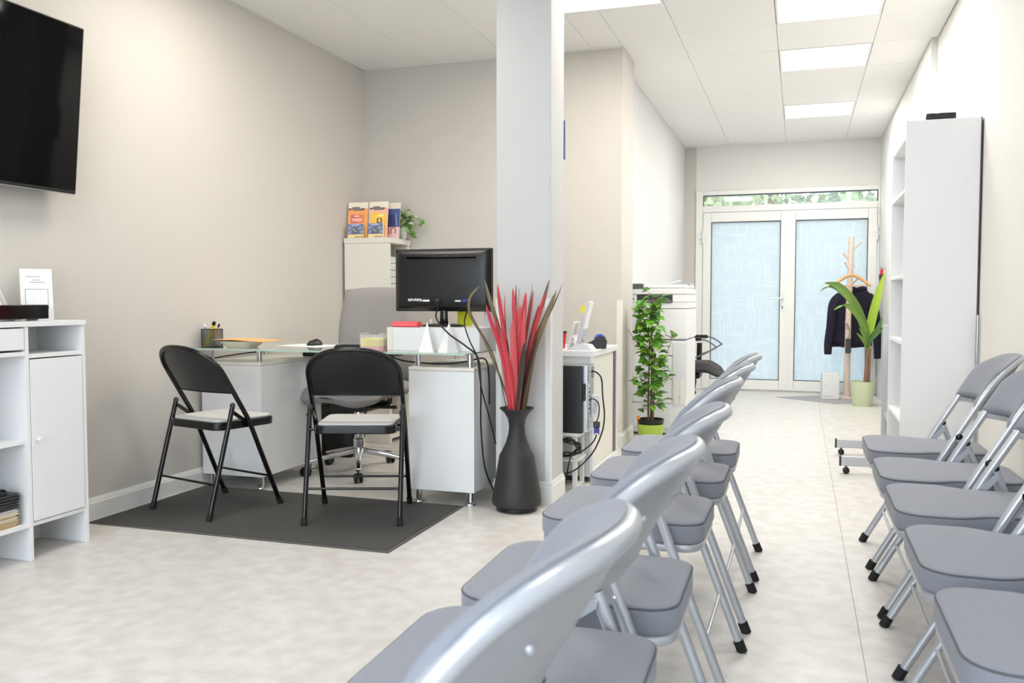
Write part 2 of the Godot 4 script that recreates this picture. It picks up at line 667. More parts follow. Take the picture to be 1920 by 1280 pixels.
func skirting(m: MB, a: Vector3, b: Vector3, out: Vector3, h := 0.105) -> void:   # a moulded board along a wall, out = into the room
	var d := (b - a).normalized()
	var len := a.distance_to(b)
	var old := m.X
	m.X = old * Transform3D(Basis(out, Vector3.UP, out.cross(Vector3.UP)), a)
	var z1 := len * signf(d.dot(out.cross(Vector3.UP)))
	m.prism(PackedVector2Array([Vector2(0, 0), Vector2(0.013, 0), Vector2(0.013, h - 0.024), Vector2(0.009, h - 0.021), Vector2(0.010, h - 0.018), Vector2(0.004, h), Vector2(0, h)]), 0.0, z1)
	m.X = old


func build_room() -> void:
	# floor: slab under two wide sheets of vinyl that meet in one seam along the passage
	var fl := struct("floor", mb().bx(-3.3, 1.05, -0.12, -0.004, -10.3, 2.4, 0.0), "vinyl_floor")
	part("vinyl_sheet", mb().bx(-3.25, 0.1892, -0.004, 0, -10.25, 2.35, 0.0006), "vinyl_floor", fl)
	part("vinyl_sheet", mb().bx(0.1902, 1.0, -0.004, 0, -10.25, 2.35, 0.0006), "vinyl_floor", fl)
	# ceiling: slab, and square boards that hang a little below it on a grid
	var ce := struct("ceiling", mb().bx(-3.3, 1.05, CEIL + 0.016, CEIL + 0.15, -10.3, 2.4, 0.0), "ceiling_grid")
	var lamps := {}
	for c in lamp_cells():
		lamps[Vector2i(roundi((c[0] + 0.165) / 0.604), roundi((c[1] + 5.757) / 0.604))] = true
	var rects := [Rect2(WX, ZB, 1.953, ZF - ZB), Rect2(-1.161, -6.36, 1.99, ZF + 6.36), Rect2(-1.256, ZD, 2.05, -6.36 - ZD)]
	for i in range(-6, 3):
		for j in range(-8, 15):
			if lamps.has(Vector2i(i, j)):
				continue
			var cell := Rect2(-0.165 + 0.604 * i, -5.757 + 0.604 * j, 0.604, 0.604)
			for r: Rect2 in rects:
				var k := cell.intersection(r)
				if k.size.x < 0.02 or k.size.y < 0.02:
					continue
				part("ceiling_board", mb().bx(k.position.x + 0.0012, k.end.x - 0.0012, CEIL, CEIL + 0.015, k.position.y + 0.0012, k.end.y - 0.0012, 0.0006), "ceiling_board", ce)
	# walls
	struct("wall_left", mb().bx(WX - 0.16, WX, 0, CEIL + 0.016, ZB, ZF, 0.0), "wall_taupe")
	struct("wall_back", mb().bx(WX - 0.16, -1.161, 0, CEIL + 0.016, -6.36, ZB, 0.004), "wall_taupe")
	struct("wall_passage", mb().bx(-1.42, -1.256, 0, CEIL + 0.016, -10.26, -6.36, 0.0), "wall_pale")
	struct("wall_right", mb().bx(0.833, 0.99, 0, CEIL + 0.016, -6.4, ZF, 0.003), "wall_white")
	struct("wall_right", mb().bx(0.795, 0.99, 0, CEIL + 0.016, -10.26, -6.4, 0.003), "wall_white")
	var wf := mb()
	wf.bx(-1.256, -1.128, 0, CEIL + 0.016, -10.26, ZD, 0.0)
	struct("wall_far", wf, "wall_taupe")
	struct("wall_far", mb().bx(-1.128, 0.795, 2.235, CEIL + 0.016, -10.26, ZD, 0.0), "wall_white")
	# the wall behind the camera with the shop window
	var ws := mb()
	ws.bx(WX - 0.16, -2.9, 0, CEIL + 0.016, ZF, ZF + 0.16, 0.0)
	ws.bx(0.62, 0.99, 0, CEIL + 0.016, ZF, ZF + 0.16, 0.0)
	ws.bx(-2.9, 0.62, 0, 0.12, ZF, ZF + 0.16, 0.0)
	ws.bx(-2.9, 0.62, 2.6, CEIL + 0.016, ZF, ZF + 0.16, 0.0)
	struct("wall_front", ws, "wall_white")
	var wn := mb()
	for x in [-2.87, -1.14, 0.59]:
		wn.bx(x - 0.03, x + 0.03, 0.12, 2.6, ZF + 0.05, ZF + 0.11, 0.003)
	for y in [0.15, 2.57]:
		wn.bx(-2.84, 0.56, y - 0.03, y + 0.03, ZF + 0.055, ZF + 0.105, 0.003)
	var win := struct("window_1", wn, "pvc_white")
	part("pane", mb().bx(-2.84, -1.17, 0.18, 2.54, ZF + 0.077, ZF + 0.083, 0.0), "clear_glass", win)
	part("pane", mb().bx(-1.11, 0.56, 0.18, 2.54, ZF + 0.077, ZF + 0.083, 0.0), "clear_glass", win)
	# pillar, with white guards on its corners and a skirting
	var pi := struct("pillar", mb().bx(-1.453, -1.171, 0, CEIL, -4.42, -4.171, 0.003), "pillar_paint")
	for c in [[-1.453, -1], [-1.171, 1]]:
		var g := mb()
		g.bx(c[0] - c[1] * 0.026, c[0] + c[1] * 0.003, 0.1, 1.03, -4.171, -4.168, 0.001)
		g.bx(c[0], c[0] + c[1] * 0.003, 0.1, 1.03, -4.197, -4.171, 0.001)
		part("corner_guard", g, "white_trim", pi)
	var sk := mb()
	skirting(sk, Vector3(-1.466, 0, -4.171), Vector3(-1.158, 0, -4.171), Vector3(0, 0, 1), 0.115)
	skirting(sk, Vector3(-1.171, 0, -4.42), Vector3(-1.171, 0, -4.171), Vector3(1, 0, 0), 0.115)
	skirting(sk, Vector3(-1.453, 0, -4.42), Vector3(-1.453, 0, -4.171), Vector3(-1, 0, 0), 0.115)
	part("skirting", sk, "white_trim", pi)
	# skirtings
	var s := mb()
	skirting(s, Vector3(WX, 0, ZB), Vector3(WX, 0, ZF), Vector3(1, 0, 0))
	struct("baseboard_left", s, "white_trim")
	s = mb()
	skirting(s, Vector3(WX + 0.013, 0, ZB), Vector3(-1.148, 0, ZB), Vector3(0, 0, 1))
	skirting(s, Vector3(-1.161, 0, -6.36), Vector3(-1.161, 0, ZB), Vector3(1, 0, 0))
	struct("baseboard_back", s, "white_trim")
	s = mb()
	skirting(s, Vector3(-1.256, 0, ZD), Vector3(-1.256, 0, -6.36), Vector3(1, 0, 0))
	struct("baseboard_passage", s, "white_trim")
	s = mb()
	skirting(s, Vector3(0.833, 0, -6.4), Vector3(0.833, 0, ZF), Vector3(-1, 0, 0))
	struct("baseboard_right", s, "white_trim")
	# white guard on the outer corner of the back wall, and the thin metal bead where wall and ceiling meet
	var g2 := mb()
	g2.bx(-1.195, -1.158, 0.106, 1.02, ZB, ZB + 0.003, 0.001)
	g2.bx(-1.161, -1.158, 0.106, 1.02, ZB - 0.04, ZB, 0.001)
	struct("trim_1", g2, "cream_laminate")
	var cr := mb()
	cr.bx(WX, WX + 0.018, CEIL - 0.006, CEIL, ZB, ZF, 0.001)
	cr.bx(WX + 0.018, -1.161, CEIL - 0.006, CEIL, ZB, ZB + 0.018, 0.001)
	struct("trim_2", cr, "ceiling_grid")


func build_doors() -> void:
	# white double door with frosted panes under a clear fanlight
	var f := mb()
	f.bx(-1.128, -1.05, 0, 2.235, ZD - 0.09, ZD + 0.02, 0.004)
	f.bx(0.775, 0.795, 0, 2.235, ZD - 0.09, ZD + 0.02, 0.004)
	f.bx(-1.05, 0.775, 2.185, 2.235, ZD - 0.09, ZD + 0.02, 0.004)
	f.bx(-1.05, 0.775, 1.995, 2.065, ZD - 0.09, ZD + 0.02, 0.004)
	f.bx(-1.05, 0.775, 0, 0.012, ZD - 0.09, ZD + 0.01, 0.002)
	var fr := struct("window_2", f, "pvc_white")
	var gk := mb()
	gk.bx(-1.05, 0.775, 2.176, 2.185, ZD - 0.04, ZD + 0.012, 0.001)
	gk.bx(-1.05, -1.043, 2.065, 2.176, ZD - 0.04, ZD + 0.012, 0.001)
	gk.bx(0.767, 0.775, 2.065, 2.176, ZD - 0.04, ZD + 0.012, 0.001)
	part("gasket", gk, "gasket", fr)
	part("pane", mb().bx(-1.043, 0.767, 2.065, 2.176, ZD - 0.045, ZD - 0.039, 0.0), "clear_glass", fr)
	for d in [[-1.046, -0.138, -0.957, -0.208, 1], [-0.132, 0.771, -0.054, 0.682, 2]]:
		var m := mb()
		m.bx(d[0], d[2], 0.016, 1.99, ZD - 0.05, ZD + 0.03, 0.005)
		m.bx(d[3], d[1], 0.016, 1.99, ZD - 0.05, ZD + 0.03, 0.005)
		m.bx(d[2], d[3], 0.016, 0.125, ZD - 0.05, ZD + 0.03, 0.005)
		m.bx(d[2], d[3], 1.884, 1.99, ZD - 0.05, ZD + 0.03, 0.005)
		var door := struct("door_%d" % d[4], m, "pvc_white")
		var gs := mb()
		gs.bx(d[2], d[2] + 0.007, 0.125, 1.884, ZD + 0.0, ZD + 0.02, 0.001)
		gs.bx(d[3] - 0.007, d[3], 0.125, 1.884, ZD + 0.0, ZD + 0.02, 0.001)
		gs.bx(d[2] + 0.007, d[3] - 0.007, 0.125, 0.132, ZD + 0.0, ZD + 0.02, 0.001)
		gs.bx(d[2] + 0.007, d[3] - 0.007, 1.877, 1.884, ZD + 0.0, ZD + 0.02, 0.001)
		part("gasket", gs, "gasket", door)
		part("frosted_pane", mb().bx(d[2] + 0.005, d[3] - 0.005, 0.13, 1.879, ZD - 0.012, ZD - 0.006, 0.0), "frosted_glass", door)
		var hx: float = d[0] if d[4] == 1 else d[1]
		for y in [0.28, 1.72]:
			var h := mb()
			h.tube([Vector3(hx, y - 0.07, ZD + 0.04), Vector3(hx, y + 0.07, ZD + 0.04)], 0.011, 10)
			h.bx(hx - 0.045, hx + 0.045, y - 0.02, y + 0.02, ZD + 0.028, ZD + 0.037, 0.002)
			part("hinge", h, "white_plastic", door)
		if d[4] == 2:
			part("meeting_strip", mb().bx(-0.15, -0.12, 0.016, 1.99, ZD + 0.0301, ZD + 0.036, 0.002), "pvc_white", door)
		if d[4] == 1:
			var h2 := mb()
			h2.bx(-0.196, -0.166, 0.89, 1.09, ZD + 0.03, ZD + 0.04, 0.004)
			h2.tube(arc([Vector3(-0.18, 1.03, ZD + 0.04), Vector3(-0.18, 1.03, ZD + 0.075), Vector3(-0.2, 1.03, ZD + 0.085), Vector3(-0.3, 1.03, ZD + 0.085)], 4), 0.009, 8)
			part("door_handle", h2, "white_plastic", door)
			part("keyhole", mb().bx(-0.186, -0.176, 0.92, 0.945, ZD + 0.039, ZD + 0.0415, 0.001), "gasket", door)


func tree_behind(label: String, at: Vector3, h: float, spread: float, seed_: int, leaf: String) -> void:
	var t := thing("garden_tree", label, "tree", at, 0.0, "trees behind the glass over the door")
	var r := RandomNumberGenerator.new()
	r.seed = seed_
	var lean := r.randf_range(-0.5, 0.5)
	part("trunk", mb().tube(arc([Vector3(0, 0, 0), Vector3(lean * 0.3, h * 0.4, 0.1), Vector3(lean, h * 0.75, 0), Vector3(lean * 1.2, h, 0)], 5), [0.16, 0.15, 0.15, 0.14, 0.14, 0.13, 0.12, 0.12, 0.11, 0.1, 0.09, 0.08, 0.07, 0.06, 0.05, 0.03], 9), "bark", t)
	for k in 5:
		var a := r.randf() * TAU
		var d := Vector3(cos(a), r.randf_range(0.2, 0.8), sin(a) * 0.6) * spread * 0.7
		var o := Vector3(lean * 0.7, h * r.randf_range(0.35, 0.7), 0)
		part("branch", mb().tube(arc([o, o + d * 0.5 + Vector3(0, 0.1, 0), o + d], 4), [0.07, 0.065, 0.06, 0.055, 0.05, 0.045, 0.035, 0.03, 0.015], 6), "bark", t)
	var mm := MultiMesh.new()
	mm.transform_format = MultiMesh.TRANSFORM_3D
	mm.mesh = leaf_shape(0.13, 0.055, 0.02, 0.012)
	mm.instance_count = 1500
	for k in 1500:
		var dir := Vector3(r.randfn(), r.randfn(), r.randfn()).normalized() * pow(r.randf(), 0.4)
		var p := Vector3(lean, h * 0.72, 0) + Vector3(dir.x * spread, dir.y * h * 0.36, dir.z * spread * 0.8)
		mm.set_instance_transform(k, Transform3D(Basis.from_euler(Vector3(r.randf() * TAU, r.randf() * TAU, r.randf() * TAU)), p))
	var o2 := MultiMeshInstance3D.new()
	o2.name = "foliage"
	o2.multimesh = mm
	o2.material_override = mt[leaf]
	o2.set_meta("kind", "stuff")
	t.add_child(o2)


func build_outside() -> void:
	struct("ground", mb().bx(-30, 30, -0.3, -0.13, -40, 30, 0.0), "paving")
	tree_behind("pale green garden tree seen through the left end of the glass over the door", Vector3(-2.0, -0.13, -14.5), 3.6, 1.3, 4, "leaf_tree_pale")
	tree_behind("dark trunked garden tree behind the middle of the glass over the door", Vector3(-0.4, -0.13, -16.0), 4.0, 1.5, 8, "leaf_tree")
	tree_behind("green garden tree seen through the right end of the glass over the door", Vector3(1.6, -0.13, -15.0), 3.8, 1.4, 15, "leaf_tree")


func leaf_shape(l: float, w: float, droop: float, fold: float) -> ArrayMesh:
	var fn := func(u: float, v: float) -> Vector3:
		var hw := w * pow(sin(PI * clampf(pow(v, 0.8), 0.0, 1.0)), 0.8) + 0.0008
		var s := u * 2.0 - 1.0
		return Vector3(v * l, -droop * v * v + fold * absf(s) * sin(PI * v), s * hw)
	return mb().sheet(fn, 4, 8).done()


func strap(pts: Array, w: float, side: Vector3, fold := 0.25, n := 8) -> MB:   # a long narrow leaf along a curve
	var c := arc(pts, n)
	var fn := func(u: float, v: float) -> Vector3:
		var k := clampf(v, 0, 1) * (c.size() - 1)
		var i := mini(int(k), c.size() - 2)
		var p: Vector3 = c[i].lerp(c[i + 1], k - i)
		var t: Vector3 = (c[i + 1] - c[i]).normalized()
		var sd := (side - t * side.dot(t)).normalized()
		var up := sd.cross(t)
		var hw := w * (0.42 + 0.58 * sin(PI * clampf(v * 0.9 + 0.08, 0, 1))) * (1.0 if v < 0.75 else sqrt(maxf(1.0 - (v - 0.75) / 0.25, 0.0)) * 0.98 + 0.02)
		var s := u * 2.0 - 1.0
		return p + sd * hw * s + up * absf(s) * hw * fold
	return mb().sheet(fn, 4, c.size() - 1)


# ---------------------------------------------------------------- folding chairs
# Local axes: the sitter looks along -x, the front feet stand on x = 0, y is up.
func folding_chair(called: String, label: String, padded: bool, lean := 0.0) -> Node3D:
	var t := thing(called, label, "chair")
	var hw := 0.189 if padded else 0.212          # half the width between the uprights
	var y0 := 0.62 if padded else 0.665        # where the arch of the back begins
	var yt := 0.806 if padded else 0.795         # its top
	var nn := 3.5 if padded else 2.3
	var hf := 0.2 if padded else hw             # the feet stand a little wider
	var sb := 0.078 if padded else 0.03          # how far the back bows
	var yb := 0.615 if padded else 0.575        # lower edge of the back panel
	var rad := 0.0125 if padded else 0.0115
	var metal := "silver_paint" if padded else "black_metal"
	var line := func(y: float) -> float:
		if padded:
			return (0.527 + lean * 2.0) * y if y < 0.5 else 0.2635 + lean + 0.585 * (y - 0.5)
		return 0.43 * y if y < 0.44 else 0.1892 + 0.62 * (y - 0.44)
	var top := func(z: float) -> float:
		return y0 + (yt - y0) * pow(maxf(1.0 - pow(absf(z) / hw, nn), 0.0), 1.0 / nn)
	var bow := func(z: float) -> float:
		return sb * (1.0 - pow(z / hw, 2.0))
	# front legs, uprights and the arch over the back: one bent tube
	var pts := []
	var low := []
	for y in [0.012, 0.15, 0.3, 0.4, 0.46, 0.5, 0.55, 0.6]:
		low.append(Vector3(line.call(y), y, -lerpf(hf, hw, y / 0.6)))
	pts.append_array(low)
	for k in 41:
		var a := PI * k / 40.0
		var c := cos(a)
		var s := sin(a)
		var z := -hw * signf(c) * pow(absf(c), 2.0 / nn)
		var y := y0 + (yt - y0) * pow(maxf(s, 0.0), 2.0 / nn)
		pts.append(Vector3(line.call(y) + bow.call(z), y, z))
	low.reverse()
	for p in low:
		pts.append(Vector3(p.x, p.y, -p.z))
	var frame := part("front_frame", mb().tube(pts, rad, 12), metal, t)
	for s in [-1, 1]:
		part("rubber_foot", mb().tube([Vector3(-0.002, 0, s * hf), Vector3(0.014, 0.032, s * hf)], rad + 0.003, 12), "rubber", frame)
	# rear legs with their caps, feet and the short links to the uprights
	var xc := 0.296 if padded else 0.285
	var xr := 0.495 if padded else 0.43
	var hz := 0.196 if padded else hw + 0.004
	for s in [-1, 1]:
		var a := Vector3(xr - 0.005, 0.012, s * hz)
		var b := Vector3(xc, 0.52, s * hz)
		var leg := part("rear_leg", mb().tube([a, a.lerp(b, 0.5), b.lerp(a, 0.05), b], [rad, rad, rad, rad * 0.95], 12), metal, t)
		part("rubber_foot", mb().tube([Vector3(xr, 0, s * hz), Vector3(xr - 0.013, 0.032, s * hz)], rad + 0.003, 12), "rubber", leg)
		part("cap", mb().ball(b + Vector3(0.001, 0, 0), rad + 0.002, 12), "black_gloss" if padded else "dark_grey", leg)
		part("rivet", mb().ball(b.lerp(a, 0.07) + Vector3(0, 0, s * rad), 0.0055, 8), "chrome" if padded else "black_metal", leg)
		var l := mb()
		var p0 := Vector3(xc + 0.002, 0.495, s * (hz - rad - 0.003))
		var p1 := Vector3(line.call(0.425) + 0.002, 0.425, s * (hz - rad - 0.003))
		var d := (p1 - p0).normalized()
		var nrm := Vector3(-d.y, d.x, 0) * 0.009
		l.prism(PackedVector2Array([Vector2(p0.x + nrm.x, p0.y + nrm.y), Vector2(p1.x + nrm.x, p1.y + nrm.y), Vector2(p1.x + d.x * 0.009, p1.y + d.y * 0.009), Vector2(p1.x - nrm.x, p1.y - nrm.y), Vector2(p0.x - nrm.x, p0.y - nrm.y), Vector2(p0.x - d.x * 0.009, p0.y - d.y * 0.009)]), p0.z - s * 0.002, p0.z + s * 0.002)
		var link := part("link", l, metal, t)
		part("rivet", mb().ball(p1 + Vector3(0, 0, s * 0.003), 0.006, 8), "chrome" if padded else "black_metal", link)
	var yf := 0.14 if padded else 0.15
	part("front_brace", mb().tube([Vector3(line.call(yf), yf, -hf), Vector3(line.call(yf), yf, hf)], 0.0058, 8), metal, t)
	var yr := 0.17 if padded else 0.158
	var xk := lerpf(xr - 0.005, xc, (yr - 0.012) / 0.508)
	part("rear_brace", mb().tube([Vector3(xk, yr, -hz), Vector3(xk, yr, hz)], 0.0058, 8), metal, t)
	# back panel: a bowed metal pan behind, a cushion before it on the padded chair
	var off := 0.001 if padded else -0.006
	var pan_f := func(u: float, v: float) -> Vector3:
		var z := (u * 2 - 1) * hw
		var y := lerpf(yb, top.call(z), v)
		return Vector3(line.call(y) + bow.call(z) + off, y, z)
	var pan_b := func(u: float, v: float) -> Vector3:
		var z := (u * 2 - 1) * hw
		var y := lerpf(yb, top.call(z), v)
		return Vector3(line.call(y) + bow.call(z) + off + 0.005, y, z)
	var pan := part("back_panel", mb().slab(pan_f, pan_b, 20, 8), "silver_panel" if padded else "black_panel", t)
	var lip := []
	for k in 15:
		var z := hw * (k / 7.0 - 1.0) * 0.96
		var y: float = yb + (0.028 if padded else 0.001)
		lip.append(Vector3(line.call(y) + bow.call(z) + off + 0.005, y, z))
	part("pressed_rib", mb().tube(lip, 0.0035, 6), "silver_panel" if padded else "black_metal", pan)
	var spots := [[-0.55, 0.725], [0.55, 0.725], [-0.75, 0.66], [0.75, 0.66]] if padded else [[-0.62, 0.76], [0.62, 0.76], [-0.9, 0.592], [0.9, 0.592], [0.0, 0.772]]
	for sp in spots:
		var z: float = sp[0] * hw
		part("rivet", mb().ball(Vector3(line.call(sp[1]) + bow.call(z) + off + 0.005, sp[1], z), 0.0055 if padded else 0.004, 8), "silver_paint" if padded else "black_metal", pan)
	if padded:
		var edge := func(u: float, v: float) -> float:
			return (1.0 - pow(absf(u * 2 - 1), 6.0)) * (1.0 - pow(absf(v * 2 - 1), 5.0))
		var pz := func(u: float) -> float: return (u * 2 - 1) * (hw + 0.01)
		var py := func(u: float, v: float) -> float: return lerpf(yb + 0.02, top.call((u * 2 - 1) * hw) + 0.014, v)
		var pf := func(u: float, v: float) -> Vector3:
			var y: float = py.call(u, v)
			return Vector3(line.call(y) + bow.call((u * 2 - 1) * hw) - 0.013 - 0.026 * pow(edge.call(u, v), 0.4), y, pz.call(u))
		var pb := func(u: float, v: float) -> Vector3:
			var y: float = py.call(u, v)
			return Vector3(line.call(y) + bow.call((u * 2 - 1) * hw) - 0.011 + 0.009 * pow(edge.call(u, v), 0.5), y, pz.call(u))
		part("back_cushion", mb().slab(pf, pb, 26, 14), "grey_fabric", t)
	# seat
	var out := PackedVector2Array()
	if padded:
		var half := func(x: float) -> float:
			var k := smoothstep(0.13, 0.235, x)
			return lerpf(0.213, 0.171, k) - 0.004 * smoothstep(0.25, 0.42, x)
		out = round_seat(-0.012, 0.418, half, 0.075, 0.06)
	else:
		out = round_seat(0.0, 0.355, func(x: float) -> float: return 0.194 - 0.02 * x, 0.055, 0.055)
	if padded:
		var pan2 := part("seat_pan", mb().pad(inset(out, 0.004), 0.378, 0.402, 0.01), "silver_paint", t)
		for s in [-1, 1]:
			part("pivot", mb().tube([Vector3(line.call(0.39), 0.39, s * 0.165), Vector3(line.call(0.39), 0.39, s * 0.2)], 0.006, 8), "steel", pan2)
			part("pivot", mb().tube([Vector3(0.341, 0.39, s * 0.16), Vector3(0.341, 0.39, s * 0.2)], 0.006, 8), "steel", pan2)
		var cu := part("seat_cushion", mb().pad(out, 0.4, 0.458, 0.012, 0.006), "grey_fabric", t)
		var ring := []
		for p in inset(out, 0.002):
			ring.append(Vector3(p.x, 0.4515, p.y))
		part("piping", mb().tube(ring, 0.0026, 6, false, true), "grey_piping", cu)
	else:
		var fr := part("seat_frame", mb().pad(out, 0.402, 0.44, 0.006), "black_metal", t)
		for s in [-1, 1]:
			part("pivot", mb().tube([Vector3(line.call(0.42), 0.42, s * 0.185), Vector3(line.call(0.42), 0.42, s * 0.212)], 0.006, 8), "black_metal", fr)
			part("pivot", mb().tube([Vector3(0.325, 0.42, s * 0.18), Vector3(0.325, 0.42, s * 0.214)], 0.006, 8), "black_metal", fr)
		part("seat_cushion", mb().pad(inset(out, 0.012), 0.437, 0.452, 0.007, 0.004), "light_fabric", t)
	return t


func round_seat(x0: float, x1: float, half: Callable, rf: float, rr: float) -> PackedVector2Array:
	var side := []
	for k in 7:   # front corner
		var a := PI / 2 * k / 6
		side.append(Vector2(x0 + rf * (1 - sin(a)), half.call(x0 + rf) - rf * (1 - cos(a))))
	side.reverse()
	for k in range(1, 12):
		var x := lerpf(x0 + rf, x1 - rr, k / 12.0)
		side.append(Vector2(x, half.call(x)))
	for k in 7:   # rear corner
		var a := PI / 2 * k / 6
		side.append(Vector2(x1 - rr * (1 - sin(a)), half.call(x1 - rr) - rr * (1 - cos(a))))
	# first point faces the front
	var out := PackedVector2Array()
	side.sort_custom(func(a, b): return a.x < b.x or (a.x == b.x and a.y < b.y))
	for p in side:
		out.append(p)
	for k in range(side.size() - 1, -1, -1):
		out.append(Vector2(side[k].x, -side[k].y))
	return out


func inset(o: PackedVector2Array, d: float) -> PackedVector2Array:
	var m := o.size()
	var mid := Vector2.ZERO
	for p in o:
		mid += p / m
	var r := PackedVector2Array()
	for k in m:
		var e := (o[(k + 1) % m] - o[(k - 1 + m) % m]).normalized()
		var n := Vector2(e.y, -e.x)
		if n.dot(o[k] - mid) < 0:
			n = -n
		r.append(o[k] - n * d)
	return r


func copy(o: Node3D, label: String, at: Vector3, turn: float) -> Node3D:
	var c: Node3D = o.duplicate()
	c.name = numbered(String(o.name).get_slice("_0", 0))
	add_child(c)
	c.position = at
	c.rotation.y = turn
	c.set_meta("label", label)
	return c


func build_waiting_chairs() -> void:
	var first := folding_chair("folding_chair", "", true, -0.03)
	var second := folding_chair("folding_chair", "", true, 0.012)
	var spots := [
		[-0.635, -3.46, 0.5, "left", "padded silver folding chair farthest back in the left row, nearest the green pot"],
		[-0.635, -2.94, 0.0, "left", "grey padded silver folding chair second from the back of the left row"],
		[-0.64, -2.40, -0.6, "left", "padded silver folding chair third from the back of the left row"],
		[-0.625, -1.76, 0.5, "left", "padded silver folding chair third nearest in the left row, wholly in the picture"],
		[-0.63, -1.295, 1.0, "left", "padded silver folding chair second nearest in the left row, seat cut by bottom edge"],
		[-0.645, -0.82, 0.0, "left", "nearest padded silver folding chair of the left row, only its blurred backrest showing"],
		[0.268, -3.75, 0.0, "right", "padded silver folding chair at the far end of the right row, by the bookcase"],
		[0.268, -3.21, 0.0, "right", "grey padded silver folding chair second from the bookcase in the right row"],
		[0.268, -2.735, 0.0, "right", "grey padded silver folding chair in the middle of the right row"],
		[0.268, -2.21, 0.0, "right", "grey padded silver folding chair second nearest in the right row"],
		[0.268, -1.70, 0.0, "right", "nearest padded folding chair of the right row, only its seat front showing"],
	]
	for k in spots.size():
		var s: Array = spots[k]
		var c := first if k == 0 else second if k == 6 else copy(first if k < 6 else second, s[4], Vector3.ZERO, 0.0)
		c.position = Vector3(s[0], 0, s[1])
		c.rotation.y = deg_to_rad(s[2])
		c.set_meta("label", s[4])
		c.set_meta("group", "grey padded folding chairs in the %s row" % s[3])
	var black := folding_chair("black_folding_chair", "left black metal folding chair before the glass desk, turned half to the right", false)
	black.set_meta("group", "black folding chairs before the desk")
	# the sitter of a chair looks along its -x: turn it to face the desk
	place_black(black, Vector3(-2.775, 0, -3.40), Vector3(0.27, 0, -0.963))
	var b2 := copy(black, "right black metal folding chair before the glass desk, seen straight from behind", Vector3.ZERO, 0.0)
	place_black(b2, Vector3(-1.905, 0, -3.48), Vector3(-0.313, 0, -0.95))


func place_black(c: Node3D, rear: Vector3, facing: Vector3) -> void:   # rear = middle between the rear feet
	facing = facing.normalized()
	c.rotation.y = atan2(facing.z, -facing.x)
	c.position = rear + facing * 0.43 + Vector3(0, 0.007, 0)


